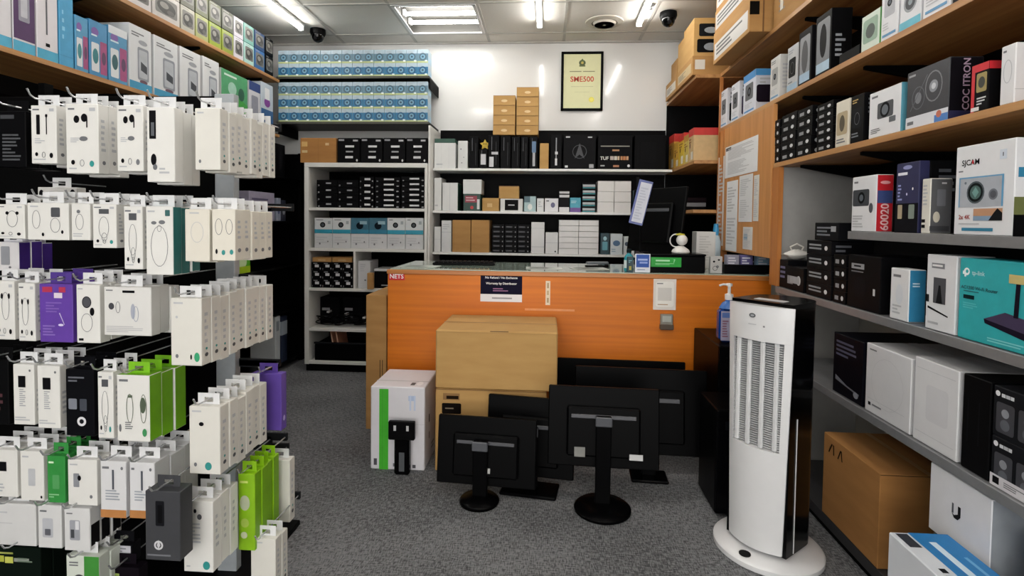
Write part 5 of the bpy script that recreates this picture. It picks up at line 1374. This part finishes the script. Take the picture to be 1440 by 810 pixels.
a, b = on(1, 893, 371, 2.985), on(1, 914.5, 371, 2.985)
tz = on(1, 904, 357, 2.985).z
sg = empty('counter_sign', 'small blue and white card stand at the counter edge', 'sign', ((a.x + b.x) / 2, 2.985, zc_))
w_ = b.x - a.x
s = MB()
s.box((-w_ / 2, 0, 0), (w_ / 2, .003, tz - zc_), M('#d8dce4', .2), .001)
g = Face(s, (-w_ / 2, 0, 0), (1, 0, 0), (0, 0, 1), w_, tz - zc_)
for d in [('r', .08, .28, .92, .96, '#1f4fa8'), ('r', .18, .64, .82, .74, '#a8bcec'), ('r', .3, .48, .82, .58, '#8fa8e4'), ('l', .15, .1, .85, .2, 1, '#8a9ab8')]:
    g.draw(d)
s.build('card', sg)
MB().box((-w_ / 2, .004, 0), (w_ / 2, .03, .004), M('#c8ccd4', .15), .001).build('foot', sg)

q = on(1, 884, 380, 3.04)
bt = empty('spray_bottle', 'teal bottle with a dark cap standing left of the card stand', 'bottle', (q.x, 3.04, zc_))
MB().lathe([(.022, 0), (.026, .006), (.026, .075), (.02, .09), (.011, .098), (.011, .104)], M('#2f8f9c', .2), 20).build('body', bt)
MB().lathe([(.0135, .104), (.0135, .122), (.009, .126), (0, .126)], M('#17282c', .4), 16).build('cap', bt)
MB().lathe([(.0265, .02), (.0268, .022), (.0268, .062), (.0265, .064)], M('#c8d4d4', .5), 20).build('bottle_label', bt)
q = on(1, 889, 383, 2.99)
o = pack('dark_box', 'small dark teal box with a yellow mark in front of the teal bottle', 'box', (q.x - .012, 3.0, zc_), 0, .03, .03, .085, '#173a44', [('f', 'r', .3, .15, .7, .4, '#a8a040'), ('f', 'l', .2, .6, .8, .8, 2, '#7ab0b8')])

# baby-monitor style white camera on the case
q = on(1, 957, 356, 3.1)
cm = empty('desk_camera', 'white ball-shaped camera on a round foot on the black case', 'camera', (q.x, 3.1, zc_ + hC + .001))
wm_ = M('#e2e0dc', .3)
MB().lathe([(.0, 0), (.046, 0), (.05, .006), (.046, .018), (.024, .034), (.014, .04), (0, .04)], wm_, 28).build('foot', cm)
MB().lathe([(.0, 0)] + [(.031 * math.sin(t * math.pi / 10), .031 - .031 * math.cos(t * math.pi / 10)) for t in range(1, 10)] + [(0, .062)], wm_, 24, (.006, 0, .042)).build('head', cm)
MB().tube([(-.014 + .034 * math.cos(t * .2) - .012, 0, .07 + .036 * math.sin(t * .2)) for t in range(6, 26)], .0035, wm_, 6).build('handle_ring', cm)
MB().lathe([(.018, .1), (.016, .108), (0, .112)], M('#b8b02c', .5), 18, (-.004, 0, 0), 1.5, .8).build('yellow_cap', cm)
MB().lathe([(.012, 0), (.012, .004), (0, .006)], M('#b4b2ae', .3), 16, (.006, 0, .1)).build('button', cm)

q0, q1 = on(1, 980, 340, 3.3), on(1, 1007, 340, 3.3)
pack('white_box', 'upright white box on the counter behind the black case', 'box', ((q0.x + q1.x) / 2, 3.36, zc_), 0, q1.x - q0.x, .1, on(1, 990, 326, 3.3).z - zc_, '#cfcecb', [('f', 'l', .15, .2, .8, .9, 10, '#bcbbb8')])
q0, q1 = on(1, 1000, 375, 3.0), on(1, 1017, 375, 3.0)
pack('speckled_card_box', 'small speckled grey box standing right of the black case', 'box', ((q0.x + q1.x) / 2, 3.03, zc_), 0, q1.x - q0.x, .03, on(1, 1008, 361, 3.0).z - zc_, '#b4b4b2', [('f', 'e', .3, .7, .1, .06, DK), ('f', 'e', .6, .4, .12, .08, GR), ('f', 'o', .4, .3, .2, .14, .002, DK), ('f', 'e', .7, .8, .1, .05, DK)])
# dark tray with bits
q0, q1 = on(1, 1019, 375, 3.02), on(1, 1088, 375, 3.02)
tr = empty('desk_tray', 'dark tray of small packs at the right end of the counter', 'tray', ((q0.x + q1.x) / 2, 3.02, zc_))
w_ = (q1.x - q0.x) / 2
m_ = MB()
bm2 = M('#121216', .3)
m_.box((-w_, 0, 0), (w_, .2, .004), bm2).box((-w_, 0, .004), (w_, .005, .05), bm2).box((-w_, .195, .004), (w_, .2, .05), bm2).box((-w_, .005, .004), (-w_ + .005, .195, .05), bm2).box((w_ - .005, .005, .004), (w_, .195, .05), bm2)
m_.build('body', tr)
for i, (c, lab) in enumerate([('#8a8a9a', 'grey pack at the left in the dark tray'), ('#5a5484', 'violet pack in the middle of the dark tray'), ('#7c9ab0', 'pale blue pack at the right in the dark tray')]):
    pack('small_pack', lab, 'package', (tr.location.x - w_ * .62 + i * w_ * .62, 3.06 + .02 * (i % 2), zc_ + .005), 0, w_ * .5, .05, .095, c, [('f', 'l', .1, .3, .8, .9, 4, '#d0d0d8'), ('f', 'e', .5, .2, .2, .1, DK)])
# white crumpled bag
q = on(1, 1081, 352, 3.14)
cb = empty('plastic_bag', 'crumpled white plastic bag beside the wood notice panel', 'bag', (1.165, 2.608, RZ[4] + TH + .1325))
rn = random.Random(4)
vs, fs = [], []
nu, nv = 12, 7
for j in range(nv):
    for i in range(nu):
        r_ = .055 * math.sin(math.pi * (j + .4) / nv) * rn.uniform(.75, 1.2)
        vs.append((1.1 * r_ * math.cos(2 * math.pi * i / nu), .75 * r_ * math.sin(2 * math.pi * i / nu), .05 * j / (nv - 1) * rn.uniform(.9, 1.0)))
for j in range(nv - 1):
    for i in range(nu):
        fs.append([j * nu + i, j * nu + (i + 1) % nu, (j + 1) * nu + (i + 1) % nu, (j + 1) * nu + i])
fs += [list(range(nu))[::-1], list(range((nv - 1) * nu, nv * nu))]
m_ = MB()
m_.add(vs, fs, M('#d8d5cf', .4), True)
m_.build('bag_body', cb)
MB().tube([(-.02, 0, .04), (-.03, 0, .06), (.0, 0, .075), (.03, 0, .06), (.02, 0, .04)], .004, M('#d8d5cf', .4)).build('bag_handle', cb)
q = on(1, 1055, 330, 3.42)
b2 = empty('blue_cap_bottle', 'clear bottle with a blue cap beside the notice panel', 'bottle', (min(q.x, 1.04), 3.42, zc_))
MB().lathe([(.028, 0), (.03, .008), (.03, .16), (.022, .19), (.012, .205)], M('#b8c8d0', .15), 20).build('body', b2)
MB().lathe([(.016, .2), (.018, .23), (.013, .27), (0, .272)], M('#2f86b4', .35), 16).build('cap', b2)

# keyboard and papers lying on the glass
q = onct(655, 371)
kb = empty('keyboard', 'black keyboard lying on the glass counter top', 'keyboard', (q.x, 3.32, zc_), math.radians(4))
MB().box((-.19, -.07, 0), (.19, .07, .014), M('#131315', .4), .004).build('case', kb)
mk = M('#1e1e22', .45)
for r_ in range(4):
    for c_ in range(13):
        MB().box((-.178 + c_ * .0275, -.058 + r_ * .029, .0145), (-.178 + c_ * .0275 + .023, -.058 + r_ * .029 + .023, .021), mk, .002).build('key', kb)
for i, (px, c, lab) in enumerate([(590, '#c4ccc4', 'pale paper standing in for glass glare at the left end of the counter top'), (765, '#d0d4cf', 'white paper on the middle of the counter top'), (830, '#c9cbc6', 'folded pale paper on the right of the counter top')]):  # leftmost sheet is added in place of the pale green glare on the glass
    q = on(1, px, 375, 3.1)
    pack('paper_sheet', lab, 'paper', (q.x, 3.12 + .03 * i, zc_), math.radians(8 * i - 6), .21, .15, .0012, c, [('t', 'l', .1, .1, .9, .9, 8, '#9aa09a')], 'papers on the counter', bev=.0003)
q = on(1, 840, 370, 3.25)
pk = empty('stapler', 'grey and black stapler on the counter top', 'stapler', (q.x, 3.28, zc_), math.radians(12))
MB().box((-.07, -.018, 0), (.07, .018, .012), BLACK, .003).build('base', pk)
arm = MB()
arm.box((-.066, -.014, .018), (.07, .014, .034), M('#5c6066', .3), .004)
arm.box((.05, -.012, .012), (.068, .012, .018), BLACK, .001)
arm.build('arm', pk)
# black monitor on an arm behind the counter, seen from the back
def monitor_parts(t, w, h, zc, tilt, basek, rot=0.0, thick=.035, pole=.018, zpanel=None, inset=True):
    """screen faces +y; back shell towards the camera"""
    pm = M('#0a0a0c', .42)
    p = MB()
    p.box((-w / 2, 0, -h / 2), (w / 2, .02, h / 2), pm, .004)
    if inset:
        p.box((-w * .33, -.022, -h * .36), (w * .33, 0, h * .26), pm, .008)
    po = p.build('back_shell', t, (0, 0, zc))
    po.rotation_euler = (tilt, 0, 0)
    sc = MB().box((-w / 2 + .012, .0205, -h / 2 + .016), (w / 2 - .012, .0215, h / 2 - .012), M('#121418', .08), .0004).build('screen', t, (0, 0, zc))
    sc.rotation_euler = (tilt, 0, 0)
    vb = MB().box((-w * .29, -.027, h * .12), (w * .29, -.0225, h * .17), M('#4a4b50', .35), .002).build('vent_bar', t, (0, 0, zc))
    vb.rotation_euler = (tilt, 0, 0)
    return po


q = on(1, 921, 310, 3.4)
mo = empty('desk_monitor', 'black computer monitor behind the counter seen from the back', 'monitor', (q.x, 3.4, zc_), math.radians(-58))
monitor_parts(mo, .46, .40, .29, math.radians(-8), 'r')
MB().box((-.03, .03, .006), (.03, .055, .36), BLACK, .004).build('stand_post', mo)
MB().box((-.1, -.06, 0), (.1, .12, .008), BLACK, .004).build('stand_base', mo)
dq = on(1, 894, 284, 3.2)
ds = empty('document_sleeve', 'blue-edged clear sleeve of white sheets hung beside the monitor', 'document', (dq.x, 3.2, dq.z - .13), math.radians(-12))
sl = MB()
sl.box((-.04, 0, 0), (.04, .004, .26), M('#3c4c94', .3), .001)
g = Face(sl, (-.04, 0, 0), (1, 0, 0), (0, 0, 1), .08, .26)
for d in [('r', .16, .05, .95, .95, '#c9ccd8'), ('l', .25, .1, .8, .85, 12, '#b4b8c8')]:
    g.draw(d)
so = sl.build('sleeve', ds)
so.rotation_euler = (0, math.radians(13), 0)
MB().box((-.0, .0045, 0.2), (.02, .012, .275), BLACK, .002).build('clip', ds)
MB().cyl((.03, .012, -dq.z + .13 + zc_), (.03, .012, .25), .005, BLACK, 8).build('clip_stand', ds)

# ------------------------------------------------------------------ boxes on the floor in front of the counter
Yw = 2.51
a, b = on(2, 520, 660, 0), on(2, 597, 662, 0)
hw = .402
pack('white_carton', 'white carton with a green vertical stripe standing on the carpet', 'carton', (-.702, Yw + .15, 0), 0, .262, .3, hw, '#d9d7dc',
     [('f', 'r', .16, 0, .33, .97, '#3fb024'), ('f', 'r', .215, .0, .22, .97, '#2f9018'), ('f', 'r', .06, .05, .12, .13, '#4a4a50'), ('f', 'l', .7, .8, .9, .92, 1, '#b0c0dc'), ('f', 'r', .72, .72, .75, .9, '#c0cce4'), ('f', 'r', .8, .72, .83, .9, '#c0cce4'), ('f', 'r', .36, .555, 1, .558, LG), ('f', 'r', .42, .04, .5, .08, GR), ('f', 'r', .78, .03, .84, .07, '#4a4a50'),
      ('t', 'r', 0, .3, 1, .33, LG), ('t', 'r', .7, .1, .78, .24, '#44444a'), ('t', 'e', .86, .2, .06, .1, '#f0eef0'), ('r', 'r', .3, .5, .36, .6, DK), ('r', 'r', .3, .3, .36, .38, GR), ('r', 'l', .5, .1, .8, .2, 2, GR)], bev=.004)
pack('carton', 'tall narrow brown carton standing beside the counter left end', 'carton', (-.962, 3.21, 0), 0, .118, .44, .77, CARD, [('f', 'r', .68, .38, .71, .52, DK), ('f', 'r', .8, .38, .83, .52, DK), ('f', 'r', .7, .05, 1, .3, '#2a2018'), ('t', 'r', .0, .48, 1, .52, '#7a5428')], bev=.003)
Yc = 2.52
a, b = on(1, 612, 600, Yc), on(1, 768, 600, Yc)
zl_ = on(1, 690, 549, Yc).z
pack('carton', 'printed brown carton on the carpet under the big plain carton', 'carton', ((a.x + b.x) / 2, Yc + .2, 0), 0, b.x - a.x, .4, zl_, CARD2,
     [('f', 'r', .07, .87, .22, .95, '#8a6434'), ('f', 'r', .1, .88, .21, .92, '#2c1c0c'), ('f', 'rr', .06, .70, .235, .83, '#1c140e'), ('f', 'l', .09, .75, .2, .78, 1, '#8a7a66'), ('f', 'l', .78, .86, .99, .9, 1, '#6e4a22'), ('f', 'l', .78, .8, .94, .84, 1, '#7a5428'), ('f', 'r', 0, .99, 1, 1, '#7a5428')], bev=.004)
a, b = on(1, 612.5, 500, Yc), on(1, 784, 500, Yc)
pack('carton', 'big plain brown carton stacked in front of the counter', 'carton', ((a.x + b.x) / 2, Yc + .21, zl_ + .001), 0, b.x - a.x, .42, on(1, 700, 466, Yc).z - zl_, CARD2,
     [('t', 'r', 0, .46, 1, .49, M('#8a6434', .5)), ('f', 'r', .45, .985, .6, .998, '#5a3c18'), ('f', 'r', .02, .96, .98, .965, '#a07a44')], bev=.006)

# ------------------------------------------------------------------ monitors on the carpet
def round_base(t, r, zt, post_w, z_top):
    MB().lathe([(r * .97, 0), (r, .004), (r, .012), (r * .93, .018), (r * .3, .026), (0, .028)], M('#0b0b0d', .25), 36).build('base', t)
    MB().box((-post_w / 2, .0, .026), (post_w / 2, .022, z_top), M('#0d0d0f', .35), .004).build('stand_post', t)


def floor_monitor(label, px, py, w, z0, z1, rz, basek, br=.12, bd=.09, tilt=-6, stickers=(), dy=0.0, px_panel=None):
    p = on(2, px, py, 0)
    t = empty('monitor', label, 'monitor', (p.x, p.y, 0), math.radians(rz), 'monitors on the carpet')
    h = z1 - z0
    zc = (z0 + z1) / 2
    off = 0.0
    po = monitor_parts(t, w, h, zc, math.radians(tilt), basek)
    if px_panel:
        off = (on(1, px_panel, py, p.y).x - p.x)
    for c in t.children:
        c.location.x = off
        c.location.y = .045
    if basek == 'round':
        MB().lathe([(br * .97, 0), (br, .004), (br, .012), (br * .93, .018), (br * .3, .026), (0, .028)], M('#0b0b0d', .25), 36).build('base', t)
    else:
        MB().box((-br, -bd, 0), (br, bd, .014), M('#0e0e10', .25), .005).build('base', t)
    MB().box((-.032, .0, .012), (.032, .02, zc + .06), M('#0d0d0f', .35), .004).build('stand_post', t)
    MB().box((-.034, -.008, zc + .02), (.034, .0, zc + .06), M('#55575c', .3), .003).build('quick_release', t)
    for (u, v, a, b, c) in stickers:
        s_ = MB().box((u * w / 2 - a / 2, -.0245, v * h / 2 - b / 2), (u * w / 2 + a / 2, -.0232, v * h / 2 + b / 2), M(c, .5), .0003).build('sticker', t, (off, .045, zc))
        s_.rotation_euler = (math.radians(tilt), 0, 0)
    return t


floor_monitor('black monitor with a round base in front, right of the cartons', 847, 717, .465, .165, .497, -3, 'round', .118, stickers=((-.42, -.6, .045, .04, '#7c7c78'), (.58, -.66, .055, .024, '#c4c4c4')))
floor_monitor('lower black monitor with a round base in front of the printed carton', 674, 706, .435, .055, .345, -5, 'round', .085, stickers=((.02, -.5, .04, .022, '#c0c0be'),), px_panel=680)
floor_monitor('black monitor on a rectangular base behind the two front monitors', 745, 690, .4, .05, .40, -8, 'rect', .125, .07, px_panel=742)
floor_monitor('wide black monitor with a square base near the counter right end', 912, 672, .62, .10, .50, -3, 'rect', .085, .06, px_panel=900)
floor_monitor('widest black monitor leaning nearest the orange counter', 872, 632, .68, .06, .46, -2, 'rect', .12, .07)
# small monitor stand in front of the white carton
p = on(2, 566, 666, 0)
mst = empty('monitor_stand', 'small black monitor stand with a square mount before the white carton', 'stand', (p.x, p.y, 0))
MB().box((-.036, -.02, .0), (.036, .02, .175), M('#0c0c0e', .25), .008).build('column', mst)
MB().box((-.062, -.028, .17), (.062, -.004, .258), M('#111113', .4), .004).build('mount_plate', mst)
MB().box((-.012, -.0225, .02), (.014, -.0205, .11), M('#55585c', .25), .002).build('rail', mst)
for s_ in (-1, 1):
    MB().box((s_ * .03 - .006, -.0295, .215), (s_ * .03 + .006, -.0285, .24), M('#c8c8ca', .4), .0004).build('plate_label', mst)

# ------------------------------------------------------------------ black towers, sanitiser
BKG = M('#08080a', .35)
def tower(label, x0, x1, y0, y1, h, rz=0):
    t = empty('pc_tower', label, 'computer', ((x0 + x1) / 2, y0, 0), rz)
    w = x1 - x0
    d = y1 - y0
    MB().box((-w / 2, .014, .012), (w / 2, d, h), BKG, .004).build('case', t)
    MB().box((-w / 2, 0, .012), (w / 2, .013, h), M('#0d0d10', .25), .005).build('front_bezel', t)
    MB().box((-w * .3, -.002, h * .82), (w * .3, 0, h * .9), M('#1c1d22', .3), .001).build('drive_slot', t)
    MB().cyl((w * .3, -.004, h * .74), (w * .3, 0, h * .74), .008, M('#3a3c42', .3), 12).build('power_button', t)
    for s_ in (-1, 1):
        MB().box((s_ * (w / 2 - .035), .03, 0), (s_ * (w / 2 - .008), d - .03, .012), BLACKM, .002).build('foot', t)
    return t


tower('tall black computer tower under the sanitiser bottle by the fan', .79, 1.0, 2.50, 2.93, .64)
tower('low black computer tower between the monitors and the fan', .70, .86, 2.22, 2.47, .44)
a = on(1, 1025, 430, 2.6)
sn = empty('sanitiser_bottle', 'blue sanitiser pump bottle with a white pump on the black tower', 'bottle', (a.x, 2.6, .641))
MB().box((-.05, -.035, 0), (.05, .035, .165), M('#1c3f84', .12, coat=.4), .02).build('body', sn)
MB().lathe([(.045, .16), (.03, .185), (.016, .195), (.016, .205)], M('#3a6ab0', .15), 20).build('shoulder', sn)
MB().lathe([(.019, .2), (.019, .225), (.007, .23), (.007, .262), (.014, .264), (.014, .276), (0, .278)], M('#e4e2e0', .35), 16).build('pump', sn)
MB().tube([(0, 0, .27), (-.03, -.005, .272), (-.048, -.008, .266)], .005, M('#e4e2e0', .35), 8).build('nozzle', sn)
lb_ = MB()
lb_.box((-.046, -.0365, .012), (.0, -.0352, .15), M('#a8a4bc', .5), .0003)
g = Face(lb_, (-.046, -.0365, .012), (1, 0, 0), (0, 0, 1), .046, .138)
for d in [('r', .1, .78, .9, .95, '#5a78b8'), ('l', .15, .1, .85, .7, 7, '#8a5a70')]:
    g.draw(d)
lb_.build('bottle_label', sn)
cl = MB()

# ------------------------------------------------------------------ tower fan
fn = empty('tower_fan', 'white and black tower air cooler standing on a round white foot', 'fan', (.828, 2.02, 0), math.radians(-50))
FW = M('#dcdcdd', .28, coat=.3, var=.01)
FB = M('#070708', .22, coat=.2)
MB().lathe([(.185, 0), (.19, .004), (.19, .02), (.182, .028), (.12, .036), (0, .038)], FW, 48, sx=1.0, sy=.96).build('base', fn)
HT = .925
def shell(zlist, wf, inner, mat, cap=True):
    """front shell: shallow arc in plan; width follows height"""
    m = MB()
    n = 12
    vs, fs = [], []
    for z in zlist:
        w = wf(z)
        for i in range(n + 1):
            u = -1 + 2 * i / n
            vs.append((u * w, -.125 + .035 * u * u, z))
        for i in range(n + 1):
            u = 1 - 2 * i / n
            vs.append((u * w, -.085 + .0 * u, z))
    k = 2 * (n + 1)
    for j in range(len(zlist) - 1):
        for i in range(k):
            fs.append([j * k + i, j * k + (i + 1) % k, (j + 1) * k + (i + 1) % k, (j + 1) * k + i])
    m.add(vs, fs, mat, True)
    m.add(vs[:k], [list(range(k))[::-1]], mat)
    m.add(vs[-k:], [list(range(k))], mat)
    return m


wfun = lambda z: .098 + .022 * z / HT
G0, G1 = .41, .79
shell([.05, .1, .2, .3, G0], wfun, 0, FW).build('front_lower', fn)
shell([G1, .83, .88, HT - .012], wfun, 0, FW).build('front_upper', fn)
# side strips of the front beside the grille
for s_ in (-1, 1):
    m = MB()
    zl2 = [G0 + .0005, .5, .6, .7, G1 - .0005]
    vs, fs = [], []
    for z in zl2:
        w = wfun(z)
        us = [.8, .87, .94, 1.0]
        for u in us:
            vs.append((s_ * u * w, -.125 + .035 * u * u, z))
        for u in us[::-1]:
            vs.append((s_ * u * w, -.085, z))
    for j in range(len(zl2) - 1):
        for i in range(8):
            f_ = [j * 8 + i, j * 8 + (i + 1) % 8, (j + 1) * 8 + (i + 1) % 8, (j + 1) * 8 + i]
            fs.append(f_ if s_ > 0 else f_[::-1])
    m.add(vs, fs, FW, True)
    m.build('front_side', fn)
# grille: recessed mesh, vertical bars, fine slats
MB().box((-.09, -.088, G0), (.09, -.0855, G1), M('#85878b', .6), .0005).build('grille_back', fn)
for i, u in enumerate((-.66, -.22, .22, .62)):
    x = u * .11
    yb = -.121 + .035 * u * u
    MB().box((x - .008, yb, G0 + .0006), (x + .008, yb + .014, G1 - .0006), M('#d2d3d4', .3), .004).build('grille_bar', fn)
nsl = 46
slm = M('#c6c7c9', .4)
sl_me = MB().box((-.088, -.1, 0), (.088, -.0885, .0032), slm, .0006).mesh('slat')
for i in range(nsl):
    link('slat', sl_me, fn, (0, 0, G0 + .004 + (G1 - G0 - .01) * i / nsl))
# black body behind
body = []
for i in range(17):
    t_ = math.pi * i / 16
    body.append((.112 * math.cos(t_), .06 + .085 * math.sin(t_)))
poly = [(-.112, -.0845), (.112, -.0845)] + body
MB().prism(poly, .045, HT - .02, FB, True).build('body', fn)
MB().prism([(x * 1.01, y * 1.01) for x, y in poly], HT - .019, HT, FB, True).build('top_cap', fn)
MB().box((-.05, -.05, HT), (.06, -.01, HT + .002), M('#c8c8ca', .3), .001).build('control_panel', fn)
MB().box((.1125, -.04, .05), (.1145, -.034, HT - .4), FW, .0006).build('trim_strip', fn)
MB().lathe([(.02, 0), (.02, .003), (0, .004)], M('#1a1a1c', .3), 16, (0, 0, 0)).build('castor_cap', fn, (.0, -.15, .032))
fs_ = MB()
fc2 = Face(fs_, (-.06, -.1268, .82), (1, 0, 0), (0, 0, 1), .12, .08)
for d in [('e', .42, .72, .1, .1, '#55585c'), ('e', .42, .72, .06, .05, '#a8aaae'), ('l', .3, .3, .6, .36, 1, LG), ('e', .78, .3, .03, .04, '#7c7e82')]:
    fc2.draw(d)
fs_.build('logo', fn)['kind'] = 'stuff'
